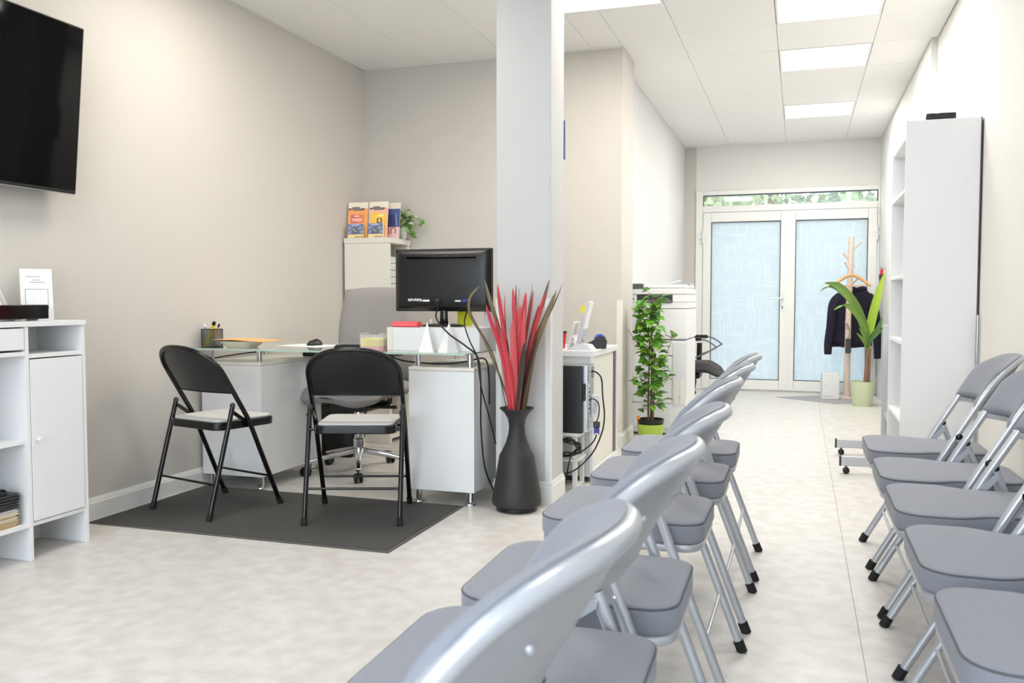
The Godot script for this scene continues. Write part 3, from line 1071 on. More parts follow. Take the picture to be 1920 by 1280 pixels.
# ---------------------------------------------------------------- the desk corner
func build_desk_corner() -> void:
	# mat
	var mt_ := thing("floor_mat", "dark grey ribbed floor mat lying under the two black folding chairs", "mat", Vector3(-2.33, 0, -3.58))
	part("pile", mb().box(Vector3(0, 0.0032, 0), Vector3(1.49, 0.0062, 0.80), 0.001), "dark_mat", mt_)
	var bd := mb()
	bd.bx(-0.76, 0.765, 0.0, 0.004, 0.40, 0.42, 0.001)
	bd.bx(-0.76, 0.765, 0.0, 0.004, -0.42, -0.40, 0.001)
	bd.bx(0.745, 0.765, 0.0, 0.004, -0.40, 0.40, 0.001)
	bd.bx(-0.76, -0.745, 0.0, 0.004, -0.40, 0.40, 0.001)
	part("border", bd, "mat_border", mt_)
	# desk: two white pedestals on chrome feet carry a glass top on chrome pins
	var t := thing("glass_desk", "office desk with a pale green glass top on two white pedestals with chrome feet", "desk", Vector3(-2.3, 0, -4.2))
	var ped := [[-3.092, -2.715, -3.985, -4.6], [-1.855, -1.505, -3.985, -4.6]]
	for k in 2:
		var p: Array = ped[k]
		var b := mb(t.position)
		b.bx(p[0], p[1], 0.073, 0.672, p[3], p[2], 0.002)
		var o := part("pedestal", b, "white_laminate", t)
		part("pedestal_top", mb(t.position).bx(p[0] - 0.001, p[1] + 0.001, 0.6725, 0.69, p[3] - 0.001, p[2] + 0.001, 0.002), "cream_laminate", o)
		for x in [p[0] + 0.035, p[1] - 0.035]:
			for z in [p[2] - 0.04, p[3] + 0.05]:
				part("foot", mb(t.position).lathe(Vector3(x, 0, z), [Vector2(0.001, 0.0), Vector2(0.031, 0.0), Vector2(0.033, 0.006), Vector2(0.03, 0.014), Vector2(0.017, 0.02), Vector2(0.0155, 0.073), Vector2(0.001, 0.073)], 20), "chrome", o)
				part("pin", mb(t.position).lathe(Vector3(x, 0.69, z), [Vector2(0.001, 0.0), Vector2(0.0155, 0.0), Vector2(0.0155, 0.063), Vector2(0.001, 0.063)], 18), "chrome", o)
	var gl := part("glass_top", mb(t.position).bx(-3.085, -1.53, 0.7535, 0.7635, -4.72, -3.925, 0.0015), "desk_glass", t)
	var ge := mb(t.position)
	ge.bx(-3.084, -1.531, 0.7545, 0.7625, -3.9255, -3.924, 0.0005)
	ge.bx(-1.5305, -1.529, 0.7545, 0.7625, -4.72, -3.9255, 0.0005)
	part("polished_edge", ge, "glass_edge", gl)
	# white cube shelf in the corner
	var s := thing("cube_shelf", "tall narrow white open shelf standing in the corner behind the desk", "shelf", Vector3(-2.93, 0, -5.77))
	var sb := mb(s.position)
	sb.bx(-3.097, -2.745, 0, 1.42, -5.615, -5.585, 0.002)
	sb.bx(-3.097, -2.745, 0, 1.42, -5.925, -5.895, 0.002)
	part("side_panel", sb, "cream_laminate", s)
	part("top_panel", mb(s.position).bx(-3.1, -2.735, 1.42, 1.458, -5.925, -5.582, 0.003), "cream_laminate", s)
	part("back_panel", mb(s.position).bx(-3.097, -3.08, 0, 1.42, -5.895, -5.615, 0.001), "cream_laminate", s)
	for y in [0.03, 0.37, 0.72, 1.06]:
		part("shelf_board", mb(s.position).bx(-3.08, -2.75, y, y + 0.03, -5.895, -5.615, 0.002), "cream_laminate", s)
	for k in 5:
		solo("file_box", mb(Vector3(-2.9, 0, -5.76)).bx(-3.06, -2.765, 1.0905 + k * 0.048, 1.136 + k * 0.048, -5.885, -5.625, 0.003), "white_edge", ["bottom flat white file box in the corner shelf, the lowest of its pile", "second flat white file box from the bottom of the pile in the corner shelf", "middle flat white file box of the pile in the corner shelf", "second flat white file box from the top of the pile in the corner shelf", "topmost flat white file box of the pile in the corner shelf"][k], "file box", Vector3(-2.9, 0, -5.76), "file boxes in the corner shelf")
	brochure("cardboard brochure display printed orange, left of the three on the corner shelf", Vector3(-3.022, 1.458, -5.64), 7.0, 0)
	brochure("cardboard brochure display printed pink and yellow with a portrait, middle one on the corner shelf", Vector3(-2.862, 1.458, -5.64), 0.0, 1)
	brochure("dark blue brochure display half hidden behind the yellow one on the corner shelf", Vector3(-2.815, 1.458, -5.74), 0.0, 2)
	brochure("cream and red brochure display standing at the back between the two front ones", Vector3(-2.965, 1.458, -5.84), 0.0, 3)
	house_plant()
	desk_chair()
	# waste bin under the desk
	var bin := thing("waste_bin", "black waste bin on the floor under the desk behind the office chair", "bin", Vector3(-2.87, 0, -5.1))
	var bl := mb()
	var sq := func(h: float, y: float) -> Array:
		var o := []
		for c in [[-1.25, -0.9], [1.25, -0.9], [1.25, 0.9], [-1.25, 0.9]]:
			o.append(Vector3(c[0] * h, y, c[1] * h))
		return o
	for w in [[sq.call(0.098, 0.0), sq.call(0.118, 0.33)], [sq.call(0.121, 0.33), sq.call(0.121, 0.345)]]:
		bl.loft(w)
	part("bin_body", bl, "black_plastic", bin)


func print_material(called: String, kind: int) -> void:
	var w := 96
	var h := 160
	var im := Image.create(w, h, false, Image.FORMAT_RGB8)
	var r := RandomNumberGenerator.new()
	r.seed = 50 + kind
	var a: Color = [Color(0.97, 0.58, 0.34), Color(0.98, 0.70, 0.66), Color(0.22, 0.32, 0.62), Color(0.93, 0.90, 0.85)][kind]
	var b: Color = [Color(0.97, 0.72, 0.30), Color(0.97, 0.72, 0.45), Color(0.14, 0.17, 0.40), Color(0.90, 0.86, 0.80)][kind]
	for y in h:
		im.fill_rect(Rect2i(0, y, w, 1), a.lerp(b, float(y) / h))
	im.fill_rect(Rect2i(0, 0, w, 27), Color(0.95, 0.91, 0.83))
	if kind < 2:
		# the dark printed heading: two lines of brushy lettering too small to read
		im.fill_rect(Rect2i(3, 26, 76, 7), Color(0.20, 0.16, 0.18))
		im.fill_rect(Rect2i(20, 20, 36, 7), Color(0.28, 0.22, 0.22))
		im.fill_rect(Rect2i(24, 33, 48, 3), Color(0.30, 0.22, 0.20))
		for k in 14:
			im.fill_rect(Rect2i(14 + k * 4, 28 + k % 2, 2, 3), Color(0.93, 0.88, 0.82))
		for k in 7:
			im.fill_rect(Rect2i(22 + k * 5, 22, 3, 3), Color(0.75, 0.70, 0.66))
	if kind == 0:
		im.fill_rect(Rect2i(12, 54, 66, 38), Color(0.86, 0.36, 0.33))
		im.fill_rect(Rect2i(46, 54, 32, 38), Color(0.93, 0.45, 0.28))
		for k in 3:
			im.fill_rect(Rect2i([30, 18, 22][k], [58, 72, 80][k], [22, 52, 44][k], [6, 5, 3][k]), Color(0.99, 0.86, 0.84))
	if kind == 1:
		im.fill_rect(Rect2i(12, 50, 72, 60), Color(0.98, 0.80, 0.16))
		im.fill_rect(Rect2i(46, 56, 30, 9), Color(0.99, 0.92, 0.62))
		im.fill_rect(Rect2i(17, 68, 22, 8), Color(0.99, 0.75, 0.42))
		for y in range(72, 110):
			for x in range(30, 76):
				var d := Vector2((x - 54) / 9.0, (y - 82) / 11.0)
				var hair := Vector2((x - 54) / 13.0, (y - 84) / 17.0)
				if y > 96 and absf(x - 54) < 22 - (110 - y) * 0.8:
					im.set_pixel(x, y, Color(0.97, 0.90, 0.90))
				elif d.length() < 0.75:
					im.set_pixel(x, y, Color(0.95, 0.78, 0.68))
				elif hair.length() < 1.0 and y < 102:
					im.set_pixel(x, y, Color(0.24, 0.13, 0.12))
	if kind == 2:
		im.fill_rect(Rect2i(0, 52, 70, 52), Color(0.13, 0.15, 0.37))
		for k in 8:
			im.fill_rect(Rect2i(74 + k, 48 + k * 7, 2, 12), Color(0.80, 0.86, 0.95))
		im.fill_rect(Rect2i(0, 60, 30, 6), Color(0.90, 0.92, 0.96))
		im.fill_rect(Rect2i(0, 108, 96, 52), Color(0.93, 0.76, 0.76))
		for c in [[28, 126], [64, 126]]:
			for y in range(110, 158):
				for x in range(96):
					var d := Vector2((x - c[0]) / 10.0, (y - c[1]) / 13.0).length()
					if d < 1.0:
						im.set_pixel(x, y, Color(0.96, 0.78, 0.72))
					elif d < 1.5 and y < c[1] + 12:
						im.set_pixel(x, y, Color(0.62, 0.30, 0.28))
	if kind == 3:
		im.fill_rect(Rect2i(0, 52, 96, 16), Color(0.76, 0.28, 0.36))
		im.fill_rect(Rect2i(0, 68, 96, 50), Color(0.66, 0.68, 0.66))
		im.fill_rect(Rect2i(0, 118, 96, 42), Color(0.38, 0.14, 0.18))
		for k in 30:
			im.fill_rect(Rect2i(r.randi_range(0, 90), r.randi_range(118, 154), 5, 4), Color(0.60, 0.32, 0.32))
	for y in h:
		for x in w:
			im.set_pixel(x, y, im.get_pixel(x, y).lerp(Color.WHITE, 0.14))
	var m := mat(called, Color.WHITE, 0.6)
	m.albedo_texture = ImageTexture.create_from_image(im)
	m.texture_filter = BaseMaterial3D.TEXTURE_FILTER_LINEAR


func leaflet_material(called: String) -> void:
	var im := Image.create(96, 80, false, Image.FORMAT_RGB8)
	var r := RandomNumberGenerator.new()
	r.seed = 91
	im.fill(Color(0.34, 0.40, 0.62))
	for k in 240:
		var p := Vector2i(r.randi_range(0, 92), r.randi_range(8, 58))
		var c: Color = [Color(0.45, 0.50, 0.72), Color(0.20, 0.24, 0.34), Color(0.70, 0.72, 0.86), Color(0.26, 0.30, 0.30)][r.randi_range(0, 3)]
		im.fill_rect(Rect2i(p, Vector2i(r.randi_range(2, 9), r.randi_range(2, 6))), c)
	im.fill_rect(Rect2i(26, 22, 46, 32), Color(0.24, 0.28, 0.33))
	for k in 9:
		im.fill_rect(Rect2i(r.randi_range(28, 66), r.randi_range(22, 50), 4, 5), Color(0.80, 0.84, 0.90))
	im.fill_rect(Rect2i(20, 4, 54, 5), Color(0.78, 0.82, 0.92))
	im.fill_rect(Rect2i(0, 62, 96, 18), Color(0.98, 0.84, 0.52))
	im.fill_rect(Rect2i(40, 74, 56, 4), Color(0.22, 0.18, 0.14))
	for y in 80:
		for x in 96:
			im.set_pixel(x, y, im.get_pixel(x, y).lerp(Color.WHITE, 0.2))
	var m := mat(called, Color.WHITE, 0.55)
	m.albedo_texture = ImageTexture.create_from_image(im)


func brochure(label: String, at: Vector3, turn: float, kind: int) -> void:
	if not mt.has("print_0"):
		for k in 4:
			print_material("print_%d" % k, k)
		leaflet_material("leaflet_print")
	var t := thing("brochure_display", label, "brochure", at, deg_to_rad(turn), "brochure displays on the corner shelf")
	var tilt := Basis(Vector3.RIGHT, deg_to_rad(-7.0))
	var m := mb()
	m.X = Transform3D(tilt, Vector3.ZERO)
	m.box(Vector3(0, 0.132, 0), Vector3(0.15, 0.264, 0.004), 0.001)
	var card := part("card", m, "paper_cream", t)
	var p := mb()
	p.X = Transform3D(tilt, Vector3.ZERO)
	p.flat(Vector3(-0.0745, 0.001, 0.0026), Vector3(0.0745, 0.001, 0.0026), Vector3(0.0745, 0.2635, 0.0026), Vector3(-0.0745, 0.2635, 0.0026), Vector3(0, 0, 1))
	part("print", p, "print_%d" % kind, card)
	var ft := mb()
	ft.bx(-0.07, 0.07, 0, 0.004, 0.0, 0.035, 0.001)
	ft.prism(PackedVector2Array([Vector2(-0.012, 0), Vector2(0.012, 0), Vector2(0.0, 0.16)]), -0.055, -0.052)
	part("stand", ft, "paper_cream", t)
	if kind < 2:
		var k := mb()
		k.bx(-0.056, 0.06, 0.004, 0.105, 0.018, 0.034, 0.001)
		var pk := part("leaflet_pocket", k, "paper_cream", t)
		var lf := mb()
		lf.flat(Vector3(-0.056, 0.006, 0.0346), Vector3(0.06, 0.006, 0.0346), Vector3(0.06, 0.104, 0.0346), Vector3(-0.056, 0.104, 0.0346), Vector3(0, 0, 1))
		part("leaflet", lf, "leaflet_print", pk)


func house_plant() -> void:
	var at := Vector3(-2.655, 1.458, -5.76)
	at.x = -2.775
	at.z = -5.66
	at = Vector3(-2.772, 1.458, -5.86)
	var t := thing("potted_plant", "small trailing plant in a white vase on the right end of the corner shelf", "plant", at)
	part("vase", mb().lathe(Vector3.ZERO, [Vector2(0.001, 0), Vector2(0.026, 0), Vector2(0.033, 0.02), Vector2(0.036, 0.05), Vector2(0.03, 0.075), Vector2(0.02, 0.09), Vector2(0.021, 0.1), Vector2(0.017, 0.1), Vector2(0.016, 0.085), Vector2(0.001, 0.08)], 24), "ceramic_white", t)
	var r := RandomNumberGenerator.new()
	r.seed = 12
	var shapes := [leaf_shape(0.05, 0.022, 0.01, 0.006), leaf_shape(0.062, 0.026, 0.016, 0.008), leaf_shape(0.04, 0.016, 0.006, 0.004)]
	var runs := [[Vector3(-0.03, 0.12, 0.01), Vector3(-0.045, 0.2, 0.015)], [Vector3(0.01, 0.15, 0.0), Vector3(0.03, 0.21, 0.01)], [Vector3(0.05, 0.14, 0.02), Vector3(0.13, 0.15, 0.03), Vector3(0.165, 0.09, 0.03)], [Vector3(0.05, 0.12, 0.03), Vector3(0.085, 0.07, 0.045), Vector3(0.095, 0.015, 0.05)], [Vector3(-0.015, 0.13, 0.03), Vector3(0.0, 0.19, 0.03)], [Vector3(0.045, 0.16, 0.02), Vector3(0.09, 0.175, 0.02)]]
	for run in runs:
		var c := arc([Vector3(0, 0.09, 0)] + run, 5)
		var st := part("stem", mb().tube(c, 0.0018, 5), "twig", t)
		for k in range(2, c.size()):
			for j in 1:
				var b := Basis.from_euler(Vector3(r.randf_range(-0.9, 0.9), r.randf() * TAU, r.randf_range(-0.6, 0.5)))
				var o := part("leaf", shapes[r.randi_range(0, 2)], ["leaf_house", "leaf_house", "leaf_variegated", "leaf_green"][r.randi_range(0, 3)], st)
				o.transform = Transform3D(b, c[k])


func caster(parent: Node3D, at: Vector3, turn: float, r := 0.027) -> void:   # twin wheel on the floor below at
	var m := mb()
	m.X = Transform3D(Basis(Vector3.UP, turn), at)
	for s in [-1, 1]:
		var prof := [Vector2(0.001, 0), Vector2(r * 0.7, 0), Vector2(r, 0.004), Vector2(r, 0.016), Vector2(r * 0.75, 0.02), Vector2(0.001, 0.02)]
		var old := m.X
		m.X = old * Transform3D(Basis(Vector3.RIGHT, PI / 2 * s), Vector3(0, r, s * 0.004))
		m.lathe(Vector3.ZERO, prof, 18)
		m.X = old
	m.bx(-r * 0.75, r * 0.75, r * 1.1, r * 1.95, -0.0035, 0.0035, 0.002)
	m.tube([Vector3(0, r * 1.5, 0), Vector3(0, r * 2.0 + 0.014, 0)], 0.006, 8)
	part("caster", m, "black_plastic", parent)


func star_base(t: Node3D, ang: float, reach: float, hub_y: float, metal: String) -> void:
	for k in 5:
		var a := deg_to_rad(ang + 72.0 * k)
		var d := Vector3(cos(a), 0, sin(a))
		var m := mb()
		var side := Vector3(-d.z, 0, d.x)
		var rings := []
		for e in [[0.0, 0.024, hub_y + 0.012, 0.036], [0.5, 0.02, hub_y * 0.83 + 0.006, 0.026], [1.0, 0.015, 0.078, 0.016]]:
			var c: Vector3 = d * (0.02 + reach * e[0]) + Vector3(0, e[2], 0)
			rings.append([c + side * e[1] + Vector3.UP * e[3] * 0.3, c + side * e[1] * 0.6 + Vector3.UP * e[3] * 0.5, c - side * e[1] * 0.6 + Vector3.UP * e[3] * 0.5, c - side * e[1] + Vector3.UP * e[3] * 0.3, c - side * e[1] - Vector3.UP * e[3] * 0.5, c + side * e[1] - Vector3.UP * e[3] * 0.5])
		m.loft(rings)
		part("base_arm", m, metal, t)
		caster(t, d * (reach + 0.005), a * 1.7 + 0.4)


func desk_chair() -> void:
	var t := thing("office_chair", "pale grey fabric swivel chair with chrome five-star base behind the glass desk", "chair", Vector3(-2.475, 0, -4.62))
	star_base(t, 63.0, 0.315, 0.125, "chrome")
	part("gas_lift", mb().lathe(Vector3.ZERO, [Vector2(0.001, 0.09), Vector2(0.034, 0.09), Vector2(0.034, 0.2), Vector2(0.028, 0.205), Vector2(0.028, 0.38), Vector2(0.001, 0.38)], 20), "chrome", t)
	var me := mb()
	me.box(Vector3(0, 0.40, 0), Vector3(0.24, 0.05, 0.28), 0.012)
	me.tube([Vector3(0.1, 0.4, 0.06), Vector3(0.28, 0.405, 0.07)], 0.01, 8)
	me.tube([Vector3(-0.1, 0.4, -0.02), Vector3(-0.26, 0.4, -0.02)], 0.008, 8)
	part("mechanism", me, "black_plastic", t)
	# seat with a drooping front edge towards +z
	var sf := func(u: float, v: float) -> Vector3:
		var x := (u * 2 - 1) * 0.255
		var z := lerpf(-0.22, 0.25, v)
		var e := (1 - pow(absf(u * 2 - 1), 5.0)) * (1 - pow(absf(v * 2 - 1), 7.0))
		return Vector3(x, 0.49 + 0.055 * pow(maxf(e, 0), 0.4) - 0.03 * smoothstep(0.75, 1.0, v) + 0.012 * pow(absf(u * 2 - 1), 2.0), z)
	var su := func(u: float, v: float) -> Vector3:
		var x := (u * 2 - 1) * 0.255
		var z := lerpf(-0.22, 0.25, v)
		var e := (1 - pow(absf(u * 2 - 1), 5.0)) * (1 - pow(absf(v * 2 - 1), 7.0))
		return Vector3(x, 0.485 - 0.045 * pow(maxf(e, 0), 0.35) - 0.03 * smoothstep(0.75, 1.0, v) - 0.012 * cos(u * TAU * 1.5) * smoothstep(0.5, 1.0, v), z)
	part("seat", mb().slab(sf, su, 20, 18), "desk_chair_fabric", t)
	var bf := func(u: float, v: float) -> Vector3:
		var s := u * 2 - 1
		var w := lerpf(0.262, 0.232, smoothstep(0.55, 1.0, v)) - 0.02 * smoothstep(0.25, 0.0, v)
		var e := (1 - pow(absf(s), 6.0)) * (1 - pow(absf(v * 2 - 1), 8.0))
		return Vector3(s * w, lerpf(0.53, 1.10, v) - 0.015 * s * s * smoothstep(0.8, 1.0, v), -0.22 - 0.07 * v + 0.02 * s * s + 0.035 * pow(maxf(e, 0), 0.4))
	var bb := func(u: float, v: float) -> Vector3:
		var s := u * 2 - 1
		var w := lerpf(0.262, 0.232, smoothstep(0.55, 1.0, v)) - 0.02 * smoothstep(0.25, 0.0, v)
		var e := (1 - pow(absf(s), 6.0)) * (1 - pow(absf(v * 2 - 1), 8.0))
		return Vector3(s * w, lerpf(0.53, 1.10, v) - 0.015 * s * s * smoothstep(0.8, 1.0, v), -0.222 - 0.07 * v + 0.02 * s * s - 0.03 * pow(maxf(e, 0), 0.4))
	part("backrest", mb().slab(bf, bb, 18, 20), "desk_chair_fabric", t)
	part("back_bar", mb().tube(arc([Vector3(0, 0.41, -0.1), Vector3(0, 0.42, -0.24), Vector3(0, 0.52, -0.285), Vector3(0, 0.75, -0.32)], 5), 0.02, 10), "black_plastic", t)
	for s in [-1, 1]:
		var a := mb()
		a.tube(arc([Vector3(s * 0.12, 0.41, 0.02), Vector3(s * 0.205, 0.42, 0.03), Vector3(s * 0.218, 0.47, 0.03), Vector3(s * 0.218, 0.70, 0.02)], 5), 0.017, 10)
		var arm := part("armrest", a, "black_plastic", t)
		part("arm_pad", mb().box(Vector3(s * 0.218, 0.708, 0.06), Vector3(0.085, 0.026, 0.27), 0.011), "black_plastic", arm)


func build_desk_items() -> void:
	var top := 0.7635
	# pen cup and its pens
	var at := Vector3(-3.045, top, -4.02)
	var cup := thing("pen_cup", "square dark wire mesh pen cup at the left end of the glass desk", "pen cup", at)
	var m := mb()
	for s in [-1, 1]:
		m.box(Vector3(s * 0.039, 0.05, 0), Vector3(0.0015, 0.096, 0.079), 0.0003)
		m.box(Vector3(0, 0.05, s * 0.039), Vector3(0.079, 0.096, 0.0015), 0.0003)
	part("mesh_wall", m, "mesh_grey", cup)
	var rm := mb()
	for s in [-1, 1]:
		for y in [0.003, 0.099]:
			rm.box(Vector3(s * 0.039, y, 0), Vector3(0.005, 0.005, 0.082), 0.001)
			rm.box(Vector3(0, y, s * 0.039), Vector3(0.082, 0.005, 0.005), 0.001)
		for s2 in [-1, 1]:
			rm.box(Vector3(s * 0.039, 0.051, s2 * 0.039), Vector3(0.004, 0.096, 0.004), 0.001)
	rm.box(Vector3(0, 0.002, 0), Vector3(0.078, 0.003, 0.078), 0.001)
	part("rim", rm, "dark_grey", cup)
	var pens := [["yellow_plastic", Vector3(-0.028, 0.006, 0.02), Vector3(0.036, 0.142, 0.024), 0.009, "fat yellow highlighter leaning right in the mesh pen cup"], ["pen_blue", Vector3(0.03, 0.006, 0.0), Vector3(-0.046, 0.128, 0.008), 0.0048, "pale blue pen leaning left in the mesh pen cup"], ["yellow_plastic", Vector3(-0.02, 0.006, -0.02), Vector3(0.032, 0.128, -0.022), 0.005, "thin yellow and black pencil at the back of the mesh pen cup"]]
	for p in pens:
		var t := thing("pen", p[4], "pen", at, 0.0, "pens in the mesh cup")
		var a: Vector3 = p[1]
		var b: Vector3 = p[2]
		part("barrel", mb().tube([a, a.lerp(b, 0.86)], p[3], 10), p[0], t)
		part("pen_cap", mb().tube([a.lerp(b, 0.86), a.lerp(b, 0.97), b], [p[3] * 1.15, p[3] * 1.1, p[3] * 0.6], 10), "black_plastic" if p[0] == "yellow_plastic" else "white_plastic", t)
	# shallow tray with an orange folder on it
	at = Vector3(-2.88, top, -4.06)
	var tr := thing("paper_tray", "shallow cream paper tray left of the mouse on the glass desk", "tray", at)
	var f1 := func(u: float, v: float) -> Vector3:
		var k := 0.62 + 0.38 * v
		var an := u * TAU
		return Vector3(signf(cos(an)) * pow(absf(cos(an)), 0.6) * 0.115 * k, 0.001 + 0.036 * v, signf(sin(an)) * pow(absf(sin(an)), 0.6) * 0.1 * k)
	part("bowl", mb().sheet(f1, 28, 5), "paper_cream", tr)
	part("bottom", mb().lathe(Vector3(0, 0.001, 0), [Vector2(0.0005, 0), Vector2(0.06, 0), Vector2(0.06, 0.002), Vector2(0.0005, 0.002)], 24), "paper_cream", tr)
	var of := thing("paper_folder", "orange paper folder lying across the cream tray", "folder", at + Vector3(0.03, 0.04, 0))
	part("sheet", mb().slab(func(u, v): return Vector3(lerpf(-0.15, 0.17, u), 0.006 + 0.003 * sin(u * 5.0) - 0.004 * u, lerpf(-0.1, 0.1, v)), func(u, v): return Vector3(lerpf(-0.15, 0.17, u), 0.003 + 0.003 * sin(u * 5.0) - 0.004 * u, lerpf(-0.1, 0.1, v)), 10, 3), "paper_orange", of)
	# papers, mouse, keyboard
	var pp := [[Vector3(-2.63, top, -4.33), Vector2(0.30, 0.21), -0.2, "paper", "white sheet of paper under the computer mouse"], [Vector3(-2.27, top, -4.42), Vector2(0.29, 0.2), 0.35, "paper_yellow", "pale yellow sheet of paper behind the keyboard"]]
	for p in pp:
		var o := solo("paper_sheet", mb().box(Vector3(0, 0.0012, 0), Vector3(p[1].x, 0.0022, p[1].y), 0.0003), p[3], p[4], "paper", p[0], "papers on the glass desk")
		o.rotation.y = p[2]
	at = Vector3(-2.60, top + 0.0024, -4.34)
	var mo := thing("computer_mouse", "black computer mouse on the paper at the middle of the glass desk", "mouse", at, 1.2)
	var mf := func(u: float, v: float) -> Vector3:
		var an := u * TAU
		var k := cos(v * PI / 2)
		return Vector3(cos(an) * 0.052 * k, 0.034 * sin(v * PI / 2) * (1.0 + 0.12 * cos(an)), sin(an) * 0.03 * k)
	var body := mb()
	var rings := []
	for j in 7:
		var ring := []
		for i in 24:
			ring.append(mf.call(i / 24.0, j / 7.0))
		rings.append(ring)
	body.loft(rings)
	part("shell", body, "black_plastic", mo)
	part("wheel", mb().tube([Vector3(-0.03, 0.025, -0.004), Vector3(-0.03, 0.025, 0.004)], 0.006, 10), "grey_plastic", mo)
	var kb := thing("keyboard", "flat black keyboard lying on the desk just above the right black chair", "keyboard", Vector3(-2.19, top, -4.16))
	part("case", mb().box(Vector3(0, 0.008, 0), Vector3(0.3, 0.016, 0.125), 0.003), "black_plastic", kb)
	for i in 5:
		for j in 14:
			part("key", key_mesh(), "black_panel", kb).position = Vector3(-0.1365 + j * 0.021, 0.0185, -0.043 + i * 0.0215)
	# note holder
	at = Vector3(-2.02, top, -4.06)
	at.x = -2.085
	var nh := thing("note_holder", "clear acrylic box for note paper, left of the white desk riser", "note holder", at)
	var ac := mb()
	for s in [-1, 1]:
		ac.box(Vector3(s * 0.054, 0.046, 0), Vector3(0.002, 0.09, 0.098), 0.0003)
		ac.box(Vector3(0, 0.04, s * 0.049), Vector3(0.106, 0.078, 0.002), 0.0003)
	part("acrylic_wall", ac, "acrylic", nh)
	var nb := thing("note_block", "block of yellow note paper in the clear acrylic box", "note paper", at + Vector3(0, 0.021, 0))
	part("yellow_sheets", mb().box(Vector3(0, 0.0205, 0), Vector3(0.1, 0.04, 0.092), 0.001), "paper_yellow", nb)
	var nb2 := solo("note_block", mb().box(Vector3(0, 0.0105, 0), Vector3(0.103, 0.0205, 0.094), 0.001), "paper_pink", "block of pink and orange note paper under the yellow block in the acrylic box", "note paper", at)
	nb2.set_meta("group", "note papers in the acrylic box")
	nb.set_meta("group", "note papers in the acrylic box")
	# white riser with the monitor on it
	at = Vector3(-1.76, top, -4.2)
	var ri := thing("desk_riser", "long white box riser on the right half of the glass desk, under the monitor", "riser", at)
	var rb := mb(at)
	rb.bx(-1.985, -1.51, top, 0.882, -4.09, -4.078, 0.0015)
	rb.bx(-1.985, -1.51, top, 0.87, -4.42, -4.41, 0.0015)
	rb.bx(-1.522, -1.51, top, 0.87, -4.41, -4.09, 0.0015)
	part("front_board", rb, "white_laminate", ri)
	part("end_board", mb(at).bx(-2.02, -1.985, top, 0.882, -4.42, -4.078, 0.002), "cream_laminate", ri)
	part("top_board", mb(at).bx(-1.985, -1.51, 0.87, 0.882, -4.42, -4.09, 0.0015), "white_laminate", ri)
	pyramid("white folded paper pyramid on the desk before the riser, left of the pair", Vector3(-1.765, top, -4.01), 0.25)
	pyramid("white folded paper pyramid on the desk before the riser, right of the pair", Vector3(-1.655, top, -4.015), -0.5)
	var pc := thing("pencil_case", "coral red pencil case on the left end of the white riser", "pencil case", Vector3(-1.935, 0.882, -4.14))
	part("pouch", mb().box(Vector3(0, 0.015, 0), Vector3(0.15, 0.028, 0.06), 0.012), "coral_red", pc)
	part("zip", mb().box(Vector3(0.0, 0.0145, 0.0302), Vector3(0.13, 0.003, 0.002), 0.0006), "paper_pink", pc)
	# monitor seen from behind
	var mz := -4.27
	at = Vector3(-1.79, 0.882, mz)
	var mn := thing("computer_monitor", "black computer monitor seen from the back on the white riser", "monitor", at)
	var bm := mb(at)
	bm.bx(-2.065, -1.515, 0.962, 1.292, mz - 0.03, mz - 0.008, 0.004)
	part("bezel", bm, "black_plastic", mn)
	var shell := func(u: float, v: float) -> Vector3:
		var s := u * 2 - 1
		var w := v * 2 - 1
		var e := (1 - pow(absf(s), 14.0)) * (1 - pow(absf(w), 10.0))
		return Vector3(-1.79 + s * 0.272, 1.127 + w * 0.162, mz - 0.01 + 0.022 * pow(maxf(e, 0), 0.5) + 0.012 * (1 - s * s) * (1 - w * w))
	var shb := func(u: float, v: float) -> Vector3:
		return Vector3(-1.79 + (u * 2 - 1) * 0.272, 1.127 + (v * 2 - 1) * 0.162, mz - 0.012)
	part("back_shell", mb(at).slab(shell, shb, 30, 20), "monitor_back", mn)
	var sl := mb(at)
	sl.tube([Vector3(-1.985, 1.245, mz + 0.018), Vector3(-1.597, 1.245, mz + 0.018)], 0.0065, 8)
	part("vent_slot", sl, "screen_black", mn)
	var lb := part("sticker", mb(at).bx(-1.98, -1.85, 1.012, 1.033, mz + 0.018, mz + 0.0222, 0.0005), "print_dark", mn)
	var lt := mb(at)
	var r := RandomNumberGenerator.new()
	r.seed = 8
	for k in 12:
		lt.bx(-1.977 + k * 0.0068, -1.9725 + k * 0.0068, 1.0155 + r.randf() * 0.004, 1.026 + r.randf() * 0.005, mz + 0.0222, mz + 0.0226, 0.0001)
	lt.bx(-1.893, -1.854, 1.014, 1.023, mz + 0.0222, mz + 0.0226, 0.0001)
	part("sticker_print", lt, "paper", lb)
	var pr := mb(at)
	pr.bx(-1.82, -1.795, 1.01, 1.03, mz + 0.012, mz + 0.026, 0.003)
	part("power_plug", pr, "dark_grey", mn)
	part("port", mb(at).bx(-1.71, -1.677, 1.012, 1.022, mz + 0.012, mz + 0.024, 0.002), "pale_plastic", mn)
	part("video_plug", mb(at).bx(-1.668, -1.63, 1.008, 1.026, mz + 0.012, mz + 0.03, 0.004), "plug_blue", mn)
	var neck := mb(at)
	neck.loft([ellipse(Vector3(-1.79, 0.894, mz - 0.02), 0.026, 0.016), ellipse(Vector3(-1.79, 0.93, mz - 0.02), 0.022, 0.014), ellipse(Vector3(-1.79, 1.0, mz - 0.02), 0.02, 0.012)])
	part("neck", neck, "black_gloss", mn)
	var bs := mb(at)
